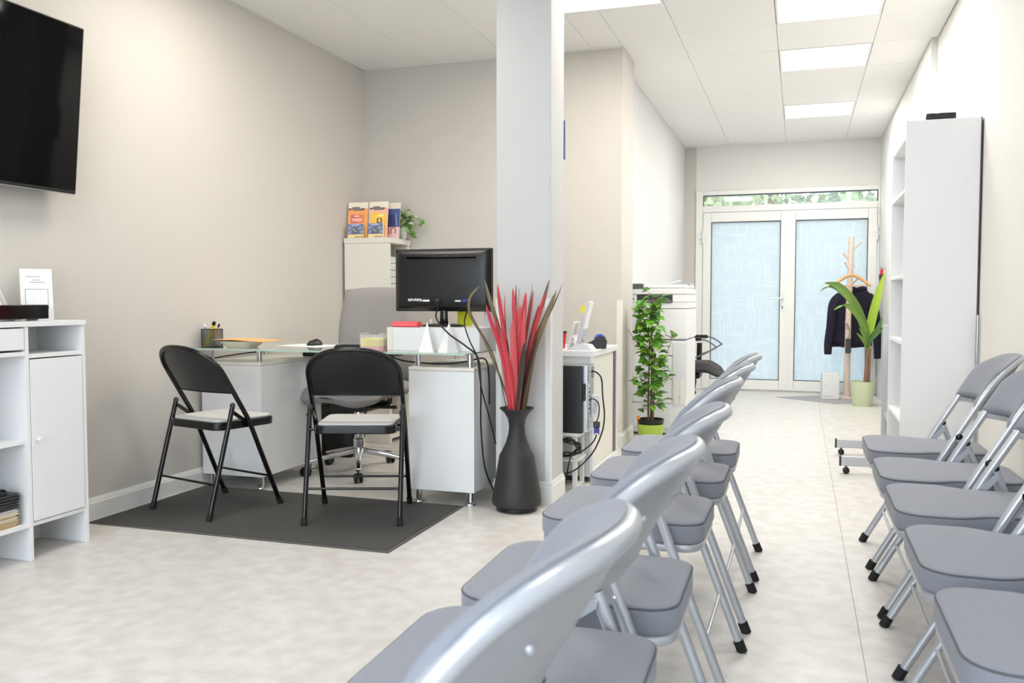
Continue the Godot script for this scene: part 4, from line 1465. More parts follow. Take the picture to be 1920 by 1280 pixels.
	bs.loft([ellipse(Vector3(-1.79, 0.8825, mz - 0.01), 0.118, 0.09), ellipse(Vector3(-1.79, 0.89, mz - 0.01), 0.116, 0.088), ellipse(Vector3(-1.79, 0.897, mz - 0.01), 0.07, 0.05)])
	part("stand_base", bs, "black_plastic", mn)
	# papers behind the monitor
	var lime := solo("note_card", mb().box(Vector3(0, 0.055, 0), Vector3(0.085, 0.11, 0.002), 0.0003), "paper_lime", "lime yellow card standing behind the foot of the monitor", "card", Vector3(-1.71, 0.882, -4.385))
	lime.rotation.x = deg_to_rad(-5)
	var wc := solo("note_card", mb().box(Vector3(0, 0.05, 0), Vector3(0.08, 0.1, 0.002), 0.0003), "paper_lilac", "white card standing on the riser beside the lime yellow card", "card", Vector3(-1.56, 0.882, -4.385))
	wc.rotation.x = deg_to_rad(-5)
	var er := thing("figurine", "tiny white figurine on the riser left of the monitor foot", "figurine", Vector3(-1.87, 0.882, -4.3))
	part("body", mb().lathe(Vector3.ZERO, [Vector2(0.0005, 0), Vector2(0.008, 0), Vector2(0.009, 0.01), Vector2(0.006, 0.025), Vector2(0.007, 0.032), Vector2(0.0005, 0.038)], 14), "ceramic_white", er)
	var gp := thing("small_carton", "small green and red carton on the glass at the right end of the riser", "carton", Vector3(-1.548, top, -4.6))
	part("green_side", mb().box(Vector3(0, 0.0125, 0), Vector3(0.03, 0.025, 0.03), 0.001), "green_print", gp)
	part("red_side", mb().box(Vector3(0, 0.0375, 0), Vector3(0.03, 0.025, 0.03), 0.001), "coral_red", gp)
	# cables
	cable("black monitor power cable looping from the back of the monitor down past the desk", [Vector3(-1.807, 1.018, mz + 0.03), Vector3(-1.79, 0.99, mz + 0.06), Vector3(-1.73, 0.93, -4.05), Vector3(-1.62, 0.86, -3.94), Vector3(-1.53, 0.80, -3.94), Vector3(-1.478, 0.74, -3.97), Vector3(-1.468, 0.6, -3.98), Vector3(-1.475, 0.4, -4.0), Vector3(-1.462, 0.2, -4.02), Vector3(-1.44, 0.06, -4.1)], 0.0042)
	cable("thin black video cable with a ferrite bead hanging from the monitor's blue plug", [Vector3(-1.645, 1.02, mz + 0.035), Vector3(-1.62, 0.98, mz + 0.07), Vector3(-1.58, 0.91, -4.05), Vector3(-1.52, 0.83, -3.96), Vector3(-1.488, 0.74, -3.985), Vector3(-1.474, 0.6, -4.0), Vector3(-1.455, 0.45, -4.06), Vector3(-1.44, 0.3, -4.12)], 0.0034)
	cable("black cable sagging under the glass top above the right pedestal", [Vector3(-2.05, 0.74, -4.13), Vector3(-1.95, 0.712, -4.1), Vector3(-1.82, 0.702, -4.085), Vector3(-1.68, 0.702, -4.08), Vector3(-1.58, 0.715, -4.085), Vector3(-1.49, 0.73, -4.09), Vector3(-1.47, 0.66, -4.1), Vector3(-1.47, 0.5, -4.11)], 0.0042)
	cable("black cable under the glass top above the left pedestal", [Vector3(-3.03, 0.706, -4.02), Vector3(-2.95, 0.72, -4.04), Vector3(-2.85, 0.735, -4.1), Vector3(-2.74, 0.745, -4.2), Vector3(-2.65, 0.74, -4.3)], 0.0036)


var _key: ArrayMesh
func key_mesh() -> ArrayMesh:
	if _key == null:
		_key = mb().box(Vector3.ZERO, Vector3(0.017, 0.005, 0.017), 0.0015).done()
	return _key


func cable(label: String, pts: Array, r: float) -> void:
	var t := thing("cable", label, "cable", pts[0])
	var c := arc(pts, 8)
	part("cord", mb(pts[0]).tube(c, r, 8), "cable_black", t)


func ellipse(c: Vector3, a: float, b: float, n := 24) -> Array:
	var out := []
	for k in n:
		out.append(c + Vector3(cos(TAU * k / n) * a, 0, sin(TAU * k / n) * b))
	return out


func pyramid(label: String, at: Vector3, turn: float) -> void:
	var t := thing("paper_pyramid", label, "paper pyramid", at, turn, "paper pyramids before the monitor")
	var m := mb()
	var tip := Vector3(0, 0.15, -0.01)
	var c := [Vector3(-0.037, 0, 0.035), Vector3(0.037, 0, 0.035), Vector3(0.037, 0, -0.037), Vector3(-0.037, 0, -0.037)]
	for k in 4:
		var a: Vector3 = c[k]
		var b: Vector3 = c[(k + 1) % 4]
		var n := (b - a).cross(tip - a).normalized()
		m.f(m.v(a, n), m.v(b, n), m.v(tip, n))
	m.flat(c[0], c[1], c[2], c[3], Vector3.DOWN)
	part("folded_paper", m, "paper", t)


# ---------------------------------------------------------------- left wall
func build_left_wall() -> void:
	# television, tipped a little forward on its bracket
	var at := Vector3(-3.0, 1.84, -2.45)
	var tv := thing("television", "large flat black television tilted forward on the left wall", "television", at)
	var tilt := Transform3D(Basis(Vector3.BACK, deg_to_rad(-5.5)), Vector3.ZERO)
	var m := mb()
	m.X = tilt
	m.box(Vector3(0, 0, 0), Vector3(0.028, 0.71, 1.24), 0.004)
	part("casing", m, "black_plastic", tv)
	m = mb()
	m.X = tilt
	m.box(Vector3(0.0148, 0.004, 0), Vector3(0.002, 0.69, 1.222), 0.0005)
	part("screen", m, "screen_black", tv)
	m = mb()
	m.X = tilt
	m.box(Vector3(0.003, -0.3565, 0), Vector3(0.02, 0.003, 1.238), 0.0008)
	part("lower_trim", m, "steel", tv)
	m = mb()
	m.box(Vector3(-0.062, 0.0, 0), Vector3(0.09, 0.34, 0.34), 0.006)
	m.box(Vector3(-0.109, 0.0, 0), Vector3(0.008, 0.42, 0.5), 0.002)
	part("wall_bracket", m, "dark_grey", tv)
	# white cabinet
	at = Vector3(-2.97, 0, -2.34)
	var c := thing("storage_cabinet", "low white storage cabinet with door, drawer and open compartments by the left wall", "cabinet", at)
	var x0 := -3.095
	var x1 := -2.85
	part("top_board", mb(at).bx(x0, x1 + 0.004, 0.92, 0.94, -2.93, -1.75, 0.0015), "white_laminate", c)
	for z in [-2.926, -2.643, -2.19, -1.77]:
		part("upright_board", mb(at).bx(x0, x1, 0, 0.92, z, z + 0.018, 0.0012), "white_laminate", c)
	part("back_board", mb(at).bx(x0, x0 + 0.006, 0.13, 0.92, -2.925, -1.755, 0.0005), "white_laminate", c)
	var shelves := [[-2.908, -2.643, 0.797, 0.0], [-2.908, -2.643, 0.134, 0.004], [-2.625, -2.19, 0.808, 0.0], [-2.625, -2.19, 0.462, 0.012], [-2.625, -2.19, 0.134, 0.0], [-2.172, -1.77, 0.134, 0.0]]
	for s in shelves:
		part("shelf_board", mb(at).bx(x0 + 0.006, x1 - s[3], s[2], s[2] + 0.016, s[0], s[1], 0.001), "white_laminate", c)
	var d := part("door", mb(at).bx(x1 - 0.014, x1 + 0.002, 0.154, 0.792, -2.905, -2.646, 0.0012), "white_laminate", c)
	part("knob", mb(at).tube([Vector3(x1 + 0.002, 0.475, -2.672), Vector3(x1 + 0.012, 0.475, -2.672), Vector3(x1 + 0.013, 0.475, -2.672), Vector3(x1 + 0.024, 0.475, -2.672)], [0.005, 0.005, 0.011, 0.010], 12), "white_plastic", d)
	var d2 := part("door", mb(at).bx(x1 - 0.014, x1 + 0.002, 0.154, 0.915, -2.17, -1.773, 0.0012), "white_laminate", c)
	part("knob", mb(at).tube([Vector3(x1 + 0.002, 0.475, -2.14), Vector3(x1 + 0.024, 0.475, -2.14)], 0.009, 12), "white_plastic", d2)
	part("drawer", mb(at).bx(x1 - 0.016, x1 + 0.001, 0.832, 0.915, -2.622, -2.193, 0.0012), "white_laminate", c)
	# sound bar and cards on it
	at = Vector3(-2.975, 0.94, -2.5)
	var sb := thing("sound_bar", "glossy black sound bar lying along the top of the white cabinet", "speaker", at)
	part("bar", mb().box(Vector3(0.0, 0.036, 0.03), Vector3(0.075, 0.058, 0.72), 0.004), "black_gloss", sb)
	part("foot", mb().bx(-0.035, 0.035, 0, 0.008, -0.32, -0.28, 0.002).bx(-0.035, 0.035, 0, 0.008, 0.33, 0.37, 0.002), "white_plastic", sb)
	var cd := thing("leaning_card", "white leaning card with a thin printed frame, at the right end of the sound bar", "card", Vector3(-3.035, 0.94, -2.862), deg_to_rad(52), "white cards behind the sound bar")
	m = mb()
	m.X = Transform3D(Basis(Vector3.RIGHT, deg_to_rad(-13)), Vector3(0, 0, 0.02))
	m.box(Vector3(0, 0.11, 0), Vector3(0.12, 0.22, 0.002), 0.0004)
	var pg := part("card_front", m, "paper", cd)
	m = mb()
	m.X = Transform3D(Basis(Vector3.RIGHT, deg_to_rad(-13)), Vector3(0, 0, 0.02))
	for s in [-1, 1]:
		m.box(Vector3(s * 0.042, 0.09, 0.0012), Vector3(0.0014, 0.085, 0.0006), 0.0001)
		m.box(Vector3(0, 0.09 + s * 0.042, 0.0012), Vector3(0.084, 0.0014, 0.0006), 0.0001)
	part("printed_frame", m, "print_dark", pg)
	m = mb()
	m.X = Transform3D(Basis(Vector3.RIGHT, deg_to_rad(-13)), Vector3(0, 0, 0.02))
	for l in [[-0.012, 0.186, 0.055], [0.0, 0.172, 0.03], [0.004, 0.162, 0.056]]:
		m.box(Vector3(l[0], l[1], 0.0012), Vector3(l[2], 0.003, 0.0006), 0.0001)
	part("printed_line", m, "print_grey", pg)
	m = mb()
	m.X = Transform3D(Basis(Vector3.RIGHT, deg_to_rad(10)), Vector3(0, 0, -0.066))
	m.box(Vector3(0, 0.07, 0), Vector3(0.1, 0.14, 0.002), 0.0004)
	part("card_back", m, "paper", cd)
	var c2 := thing("leaning_card", "white folded paper card cut by the left edge, behind the sound bar", "card", Vector3(-3.08, 0.94, -2.69), deg_to_rad(20), "white cards behind the sound bar")
	m = mb()
	m.prism(PackedVector2Array([Vector2(-0.075, 0), Vector2(0.075, 0), Vector2(0.0, 0.17)]), -0.02, -0.018)
	m.prism(PackedVector2Array([Vector2(-0.075, 0), Vector2(0.075, 0), Vector2(0.0, 0.17)]), 0.018, 0.02)
	m.box(Vector3(0, 0.002, 0), Vector3(0.13, 0.002, 0.038), 0.0003)
	var cf := part("folded_paper", m, "paper", c2)
	part("printed_block", mb().box(Vector3(0.012, 0.085, 0.0203), Vector3(0.02, 0.03, 0.0006), 0.0001), "print_grey", cf)
	# magazines in the open compartment
	var mats := ["paper_tan", "paper_tan", "paper_cream", "paper_tan", "paper_cream", "paper_lilac", "dark_grey", "print_dark", "black_plastic", "print_dark", "black_plastic"]
	var tags := ["tan booklet at the bottom of the stack in the open cabinet compartment", "second tan booklet from the bottom of the stack in the cabinet", "third booklet from the bottom of the stack, cream, in the cabinet", "tan booklet in the lower middle of the stack in the cabinet", "cream booklet just below the middle of the stack in the cabinet", "pale lilac booklet in the middle of the stack in the cabinet", "dark grey folder resting on the pale lilac booklet in the cabinet", "fourth dark folder from the top of the stack in the cabinet", "third black folder from the top of the stack in the cabinet", "second dark folder from the top of the stack in the cabinet", "topmost black folder of the stack in the cabinet"]
	var r := RandomNumberGenerator.new()
	r.seed = 6
	var y := 0.15
	for k in 11:
		var w := 0.19 + r.randf_range(-0.01, 0.012)
		var e := -2.606 + r.randf_range(0.0, 0.02)
		var th := 0.0115
		var p := Vector3(-2.96, y, -2.45)
		var mg := thing("booklet", tags[k], "booklet", p, 0.0, "booklets and folders stacked in the cabinet")
		part("cover", mb(p).bx(-2.868 - w, -2.866 + r.randf_range(-0.006, 0.004), y + 0.0003, y + 0.0025, e, -2.3, 0.0006).bx(-2.868 - w, -2.867, y + th - 0.003, y + th - 0.0004, e, -2.3, 0.0006).bx(-2.868 - w, -2.864 - w, y + 0.0025, y + th - 0.003, e, -2.3, 0.0006), mats[k], mg)
		part("pages", mb(p).bx(-2.863 - w, -2.874, y + 0.0026, y + th - 0.0031, e + 0.004, -2.304, 0.0004), "paper_cream" if k < 6 else "grey_plastic", mg)
		y += th
	cable("coiled black cord on top of the folder stack in the cabinet", [Vector3(-2.89, y + 0.005, -2.56), Vector3(-2.92, y + 0.006, -2.53), Vector3(-2.89, y + 0.008, -2.50), Vector3(-2.87, y + 0.009, -2.54), Vector3(-2.91, y + 0.014, -2.56), Vector3(-2.93, y + 0.014, -2.52), Vector3(-2.9, y + 0.015, -2.49)], 0.0045)


# ---------------------------------------------------------------- the floor vase
func build_vase() -> void:
	var at := Vector3(-1.30, 0, -4.03)
	var t := thing("floor_vase", "tall dark grey floor vase with a narrow waist before the pillar", "vase", at)
	part("vase_body", mb().lathe(Vector3.ZERO, [Vector2(0.001, 0.022), Vector2(0.108, 0.022), Vector2(0.119, 0.03), Vector2(0.122, 0.045), Vector2(0.118, 0.075), Vector2(0.086, 0.262), Vector2(0.083, 0.272), Vector2(0.072, 0.29), Vector2(0.052, 0.335), Vector2(0.041, 0.375), Vector2(0.0375, 0.41), Vector2(0.043, 0.445), Vector2(0.06, 0.475), Vector2(0.084, 0.496), Vector2(0.084, 0.500), Vector2(0.076, 0.498), Vector2(0.055, 0.472), Vector2(0.038, 0.44), Vector2(0.033, 0.41), Vector2(0.001, 0.38)], 40), "vase_dark", t)
	part("foot", mb().lathe(Vector3.ZERO, [Vector2(0.001, 0.0), Vector2(0.096, 0.0), Vector2(0.1, 0.004), Vector2(0.1, 0.022), Vector2(0.001, 0.022)], 36), "black_plastic", t)
	# stiff leaves standing in it: [material, side to side at the tip, tip height, towards the room, width, bend]
	var leaves := [
		["leaf_red", -0.14, 1.00, 0.05, 0.016, -0.02], ["leaf_red", -0.105, 1.10, -0.02, 0.013, 0.0], ["leaf_coral", -0.05, 1.05, 0.03, 0.018, 0.01], ["leaf_red", -0.03, 1.08, -0.03, 0.015, -0.01], ["leaf_coral", 0.0, 0.93, 0.06, 0.02, 0.0], ["leaf_crimson", -0.01, 0.98, -0.05, 0.018, 0.01],
		["leaf_red", 0.05, 1.06, 0.01, 0.017, 0.01], ["leaf_coral", 0.055, 0.98, 0.05, 0.02, -0.01], ["leaf_red", 0.145, 1.06, 0.0, 0.017, 0.015], ["leaf_crimson", 0.1, 1.0, -0.04, 0.014, 0.01], ["leaf_crimson", -0.09, 0.93, -0.05, 0.017, 0.0], ["leaf_red", -0.06, 0.88, 0.06, 0.018, -0.01],
		["leaf_olive", -0.165, 1.12, 0.0, 0.0125, -0.02], ["leaf_brown", -0.24, 0.98, 0.02, 0.012, -0.03], ["leaf_brown", 0.16, 1.12, -0.01, 0.012, 0.02], ["leaf_olive", 0.205, 1.07, 0.02, 0.013, 0.02], ["leaf_brown", 0.225, 1.10, -0.02, 0.012, 0.03], ["leaf_charcoal", 0.06, 0.82, 0.07, 0.015, 0.0], ["leaf_olive", 0.185, 1.0, 0.04, 0.013, 0.01], ["leaf_charcoal", 0.11, 0.88, 0.03, 0.012, 0.0], ["leaf_crimson", 0.02, 1.02, -0.06, 0.013, 0.0], ["leaf_red", -0.085, 1.04, 0.02, 0.014, -0.015],
		["leaf_coral", -0.115, 0.95, 0.01, 0.013, -0.02], ["leaf_red", 0.03, 1.0, 0.04, 0.014, 0.0], ["leaf_red", 0.015, 1.09, 0.0, 0.01, 0.01], ["leaf_crimson", 0.075, 1.07, -0.03, 0.01, 0.012], ["leaf_brown", -0.02, 1.1, -0.05, 0.008, 0.0], ["leaf_brown", 0.065, 1.1, -0.05, 0.008, 0.01], ["leaf_olive", 0.175, 1.05, -0.04, 0.012, 0.03], ["leaf_red", 0.12, 0.93, 0.03, 0.014, 0.0],
	]
	var n := 0
	for l in leaves:
		var tipx: float = l[1]
		var k := 0.045 * tipx / 0.2
		var face := Vector3(0.95, 0, 0.31).rotated(Vector3.UP, sin(n * 2.3) * 0.7)
		var z: float = l[3]
		var pts := [Vector3(k * 0.4, 0.40, z * 0.1), Vector3(k * 0.9, 0.50, z * 0.3), Vector3(lerpf(k, tipx, 0.45) - l[5], lerpf(0.5, l[2], 0.5), z * 0.6), Vector3(tipx * 0.9 - l[5] * 0.4, lerpf(0.5, l[2], 0.86), z * 0.9), Vector3(tipx, l[2], z)]
		part("leaf", strap(pts, l[4] * 0.88, face, 0.3, 7), l[0], t)
		n += 1
	part("curled_leaf", strap([Vector3(-0.018, 0.45, 0.0), Vector3(-0.07, 0.62, 0.01), Vector3(-0.16, 0.83, 0.02), Vector3(-0.232, 0.95, 0.02), Vector3(-0.235, 1.03, 0.02), Vector3(-0.20, 1.075, 0.02), Vector3(-0.185, 1.09, 0.02)], 0.008, Vector3(0.95, 0, 0.31), 0.3, 6), "leaf_olive", t)


# ---------------------------------------------------------------- beside the pillar
func build_side_cabinet() -> void:
	var at := Vector3(-1.3, 0, -5.1)
	var t := thing("side_cabinet", "low white side cabinet with a cream sliding front behind the pillar", "cabinet", at)
	part("body", mb(at).bx(-1.56, -1.105, 0.03, 0.705, -5.45, -4.76, 0.002), "white_laminate", t)
	part("plinth", mb(at).bx(-1.54, -1.12, 0.0, 0.03, -5.43, -4.78, 0.002), "dark_grey", t)
	part("top_board", mb(at).bx(-1.565, -1.085, 0.705, 0.738, -5.46, -4.745, 0.002), "white_laminate", t)
	part("base_rail", mb(at).bx(-1.105, -1.085, 0.03, 0.075, -5.46, -4.745, 0.003), "white_laminate", t)
	part("upright", mb(at).bx(-1.105, -1.085, 0.075, 0.705, -4.76, -4.745, 0.002), "white_laminate", t)
	part("upright", mb(at).bx(-1.105, -1.085, 0.075, 0.705, -5.46, -5.40, 0.002), "white_edge", t)
	var k := -4.762
	var i := 0
	while k > -5.33:
		part("shutter_slat", mb(at).bx(-1.106, -1.096, 0.077, 0.703, k - 0.0385, k, 0.0012), "cream_laminate", t)
		k -= 0.0392
		i += 1
	part("shutter_edge", mb(at).bx(-1.108, -1.09, 0.077, 0.703, -5.398, k + 0.0, 0.002), "brown_edge", t)
	# white stand with the computer tower on it
	at = Vector3(-1.3, 0, -4.6)
	var s := thing("computer_stand", "small white metal frame stand under the computer tower behind the pillar", "stand", at)
	var f := mb(at)
	for x in [-1.14, -1.42]:
		f.bx(x - 0.012, x + 0.012, 0, 0.305, -4.57, -4.545, 0.002)
		f.bx(x - 0.012, x + 0.012, 0, 0.305, -4.73, -4.705, 0.002)
		f.bx(x - 0.012, x + 0.012, 0.0, 0.02, -4.705, -4.57, 0.002)
	part("leg_frame", f, "white_trim", s)
	part("upper_shelf", mb(at).bx(-1.435, -1.11, 0.288, 0.306, -4.735, -4.54, 0.002), "white_trim", s)
	part("lower_shelf", mb(at).bx(-1.435, -1.12, 0.15, 0.166, -4.735, -4.54, 0.002), "white_trim", s)
	at = Vector3(-1.28, 0.306, -4.64)
	var pc := thing("computer_tower", "black computer tower with its grey metal rear turned to the passage", "computer", at)
	part("side_cover", mb(at).bx(-1.46, -1.098, 0.306, 0.668, -4.57, -4.545, 0.003), "black_panel", pc)
	part("chassis", mb(at).bx(-1.46, -1.075, 0.308, 0.672, -4.72, -4.57, 0.002), "steel", pc)
	part("front_cover", mb(at).bx(-1.475, -1.46, 0.306, 0.672, -4.72, -4.545, 0.003), "black_plastic", pc)
	var pw := part("power_supply", mb(at).bx(-1.075, -1.071, 0.585, 0.665, -4.71, -4.59, 0.001), "aluminium", pc)
	for k2 in 5:
		part("vent_slat", mb(at).bx(-1.071, -1.0695, 0.6 + k2 * 0.012, 0.606 + k2 * 0.012, -4.70, -4.64, 0.0004), "dark_grey", pw)
	var io := part("port_plate", mb(at).bx(-1.075, -1.0725, 0.42, 0.57, -4.62, -4.575, 0.0008), "pale_plastic", pc)
	for k2 in 6:
		part("port", mb(at).bx(-1.0725, -1.070, 0.43 + k2 * 0.022, 0.443 + k2 * 0.022, -4.612 + (k2 % 2) * 0.006, -4.588, 0.0008), ["black_plastic", "plug_blue", "black_plastic", "green_print", "black_plastic", "grey_plastic"][k2], io)
	for k2 in 4:
		part("slot_cover", mb(at).bx(-1.075, -1.0725, 0.325 + k2 * 0.021, 0.341 + k2 * 0.021, -4.70, -4.59, 0.0008), "aluminium", pc)
	part("handle_grip", mb(at).bx(-1.098, -1.086, 0.48, 0.575, -4.566, -4.548, 0.003), "black_plastic", pc)
	# white mounting plate and adapter
	at = Vector3(-1.06, 0.0, -4.735)
	var pl := thing("signal_adapter", "small white lettered adapter plugged into the grey rear of the computer", "adapter", at)
	part("plate", mb(at).bx(-1.0725, -1.032, 0.385, 0.505, -4.668, -4.652, 0.002), "white_plastic", pl)
	words("VOGEL", 0.024, 0.001, "grey_plastic", pl, Vector3(-1.05, 0.44, -4.6515) - at, Vector3(0, 0, 82))
	var ad := thing("video_adapter", "small black and blue video plug hanging on its cable beside the computer", "plug", Vector3(-1.04, 0.335, -4.64))
	part("housing", mb().box(Vector3(0, 0.01, 0), Vector3(0.036, 0.034, 0.014), 0.003), "dark_grey", ad)
	part("blue_plug", mb().box(Vector3(0, -0.022, 0), Vector3(0.03, 0.03, 0.012), 0.003), "plug_blue", ad)
	part("screw", mb().tube([Vector3(-0.012, -0.03, 0.0), Vector3(-0.012, -0.045, 0.0)], 0.003, 8).tube([Vector3(0.012, -0.03, 0.0), Vector3(0.012, -0.045, 0.0)], 0.003, 8), "plug_blue", ad)
	cable("thick black cable curving from the top of the computer down to the coil", [Vector3(-1.069, 0.635, -4.63), Vector3(-1.04, 0.63, -4.63), Vector3(-1.012, 0.595, -4.63), Vector3(-1.005, 0.50, -4.63), Vector3(-0.995, 0.40, -4.63), Vector3(-1.005, 0.31, -4.62), Vector3(-1.05, 0.2, -4.6), Vector3(-1.12, 0.12, -4.52), Vector3(-1.2, 0.09, -4.5), Vector3(-1.3, 0.1, -4.5)], 0.0042)
	cable("thin black cable from the middle of the computer to the blue plug", [Vector3(-1.07, 0.488, -4.6), Vector3(-1.045, 0.488, -4.6), Vector3(-1.022, 0.46, -4.61), Vector3(-1.025, 0.40, -4.625), Vector3(-1.04, 0.363, -4.64)], 0.0032)
	cable("black cable running from the blue plug into the coil", [Vector3(-1.04, 0.289, -4.64), Vector3(-1.055, 0.25, -4.61), Vector3(-1.1, 0.21, -4.55), Vector3(-1.16, 0.185, -4.53), Vector3(-1.25, 0.18, -4.52)], 0.004)
	var coil := []
	for k2 in 60:
		var a := TAU * k2 / 13.0
		var rr := 0.062 + 0.014 * sin(k2 * 1.7)
		coil.append(Vector3(-1.185 + cos(a) * (rr + 0.02), 0.232 + sin(a) * rr * 0.62 + 0.006 * sin(k2 * 0.9), -4.52 + 0.012 * sin(k2 * 0.37)))
	var cl := thing("cable_coil", "coil of black cable hanging on the white stand under the computer", "cable", Vector3(-1.185, 0.23, -4.53))
	part("cord", mb(cl.position).tube(coil, 0.004, 7), "cable_black", cl)
	cable("black cable dropping from the coil through the lower shelf to the floor", [Vector3(-1.15, 0.2, -4.52), Vector3(-1.165, 0.13, -4.51), Vector3(-1.18, 0.06, -4.53), Vector3(-1.21, 0.006, -4.6)], 0.0036)
	# things on the side cabinet
	at = Vector3(-1.19, 0.738, -4.86)
	var h := thing("leaflet_holder", "stepped clear acrylic leaflet holder on the white side cabinet", "leaflet holder", at)
	var tl := Basis(Vector3.BACK, deg_to_rad(-14))
	for k2 in 2:
		var a := mb()
		a.X = Transform3D(tl, Vector3(-0.055 + k2 * 0.06, 0.012 + k2 * 0.035, 0))
		a.box(Vector3(-0.009, 0.07, 0), Vector3(0.002, 0.14, 0.12), 0.0004)
		a.box(Vector3(0.012, 0.04, 0), Vector3(0.002, 0.08, 0.12), 0.0004)
		a.box(Vector3(0.0015, 0.001, 0), Vector3(0.022, 0.002, 0.12), 0.0004)
		for s2 in [-1, 1]:
			a.box(Vector3(0.0015, 0.04, s2 * 0.06), Vector3(0.022, 0.08, 0.002), 0.0004)
		part("pocket", a, "acrylic", h)
	var ft := mb()
	ft.prism(PackedVector2Array([Vector2(-0.07, 0), Vector2(0.085, 0), Vector2(0.06, 0.03), Vector2(0.0, 0.04)]), -0.06, 0.06)
	part("foot", ft, "pale_plastic", h)
	var tall := thing("leaflet_stack", "tall stack of white and lilac leaflets leaning in the clear holder", "leaflets", at + Vector3(0.005, 0.05, 0), 0.0, "leaflets in the clear holder")
	var a2 := mb()
	a2.X = Transform3D(tl, Vector3.ZERO)
	a2.box(Vector3(0.0025, 0.117, 0), Vector3(0.013, 0.23, 0.1), 0.0008)
	part("paper_block", a2, "paper_lilac", tall)
	a2 = mb()
	a2.X = Transform3D(tl, Vector3.ZERO)
	a2.box(Vector3(0.0096, 0.115, 0), Vector3(0.0012, 0.226, 0.096), 0.0002)
	part("front_leaflet", a2, "paper", tall)
	var small := thing("leaflet_stack", "short stack of white leaflets in the front pocket of the clear holder", "leaflets", at + Vector3(-0.055, 0.015, 0), 0.0, "leaflets in the clear holder")
	a2 = mb()
	a2.X = Transform3D(tl, Vector3.ZERO)
	a2.box(Vector3(0.0015, 0.075, 0), Vector3(0.014, 0.145, 0.1), 0.0008)
	part("paper_block", a2, "paper", small)
	var st := solo("sticky_tab", mb().lathe(Vector3.ZERO, [Vector2(0.0005, 0), Vector2(0.024, 0), Vector2(0.024, 0.001), Vector2(0.0005, 0.001)], 16), "paper_yellow", "round yellow sticker tab on the tall leaflet stack", "sticker", at + Vector3(0.01, 0.23, -0.054))
	st.rotation = Vector3(PI / 2, 0, 0)
	var td := thing("tape_dispenser", "black and blue tape dispenser on the side cabinet beside the leaflet holder", "tape dispenser", Vector3(-1.125, 0.738, -5.0), deg_to_rad(20))
	var o := mb()
	o.prism(PackedVector2Array([Vector2(-0.06, 0), Vector2(0.055, 0), Vector2(0.06, 0.045), Vector2(0.045, 0.07), Vector2(0.01, 0.075), Vector2(-0.02, 0.05), Vector2(-0.055, 0.03)]), -0.024, 0.024)
	part("body", o, "dark_grey", td)
	part("tape_roll", mb().tube([Vector3(0.02, 0.052, -0.012), Vector3(0.02, 0.052, 0.012)], 0.034, 24), "blue_plastic", td)
	part("cutter", mb().prism(PackedVector2Array([Vector2(-0.062, 0.028), Vector2(-0.015, 0.052), Vector2(-0.012, 0.057), Vector2(-0.06, 0.036)]), -0.022, 0.022), "aluminium", td)
	var cu := thing("paper_cup", "red cup with a dark lid half hidden by the pillar on the cabinet", "cup", Vector3(-1.33, 0.738, -4.95))
	part("cup_body", mb().lathe(Vector3.ZERO, [Vector2(0.001, 0), Vector2(0.03, 0), Vector2(0.038, 0.09), Vector2(0.001, 0.09)], 20), "red_plastic", cu)
	part("lid", mb().lathe(Vector3(0, 0.09, 0), [Vector2(0.001, 0), Vector2(0.041, 0), Vector2(0.04, 0.012), Vector2(0.001, 0.014)], 20), "dark_grey", cu)
	var bk := solo("paper_sheet", mb().box(Vector3(0, 0.002, 0), Vector3(0.15, 0.004, 0.21), 0.0005), "paper", "flat white booklet lying on the far end of the side cabinet", "paper", Vector3(-1.2, 0.738, -5.25))
	bk.set_meta("group", "papers lying flat")
	# framed poster on the rear of the pillar, of which only the blue edge shows
	var po := thing("wall_sign", "narrow blue edge of a sign on the rear side of the pillar", "sign", Vector3(-1.3, 1.85, -4.432))
	part("board", mb().box(Vector3(-0.01, 0, 0), Vector3(0.285, 0.2, 0.02), 0.002), "poster_blue", po)


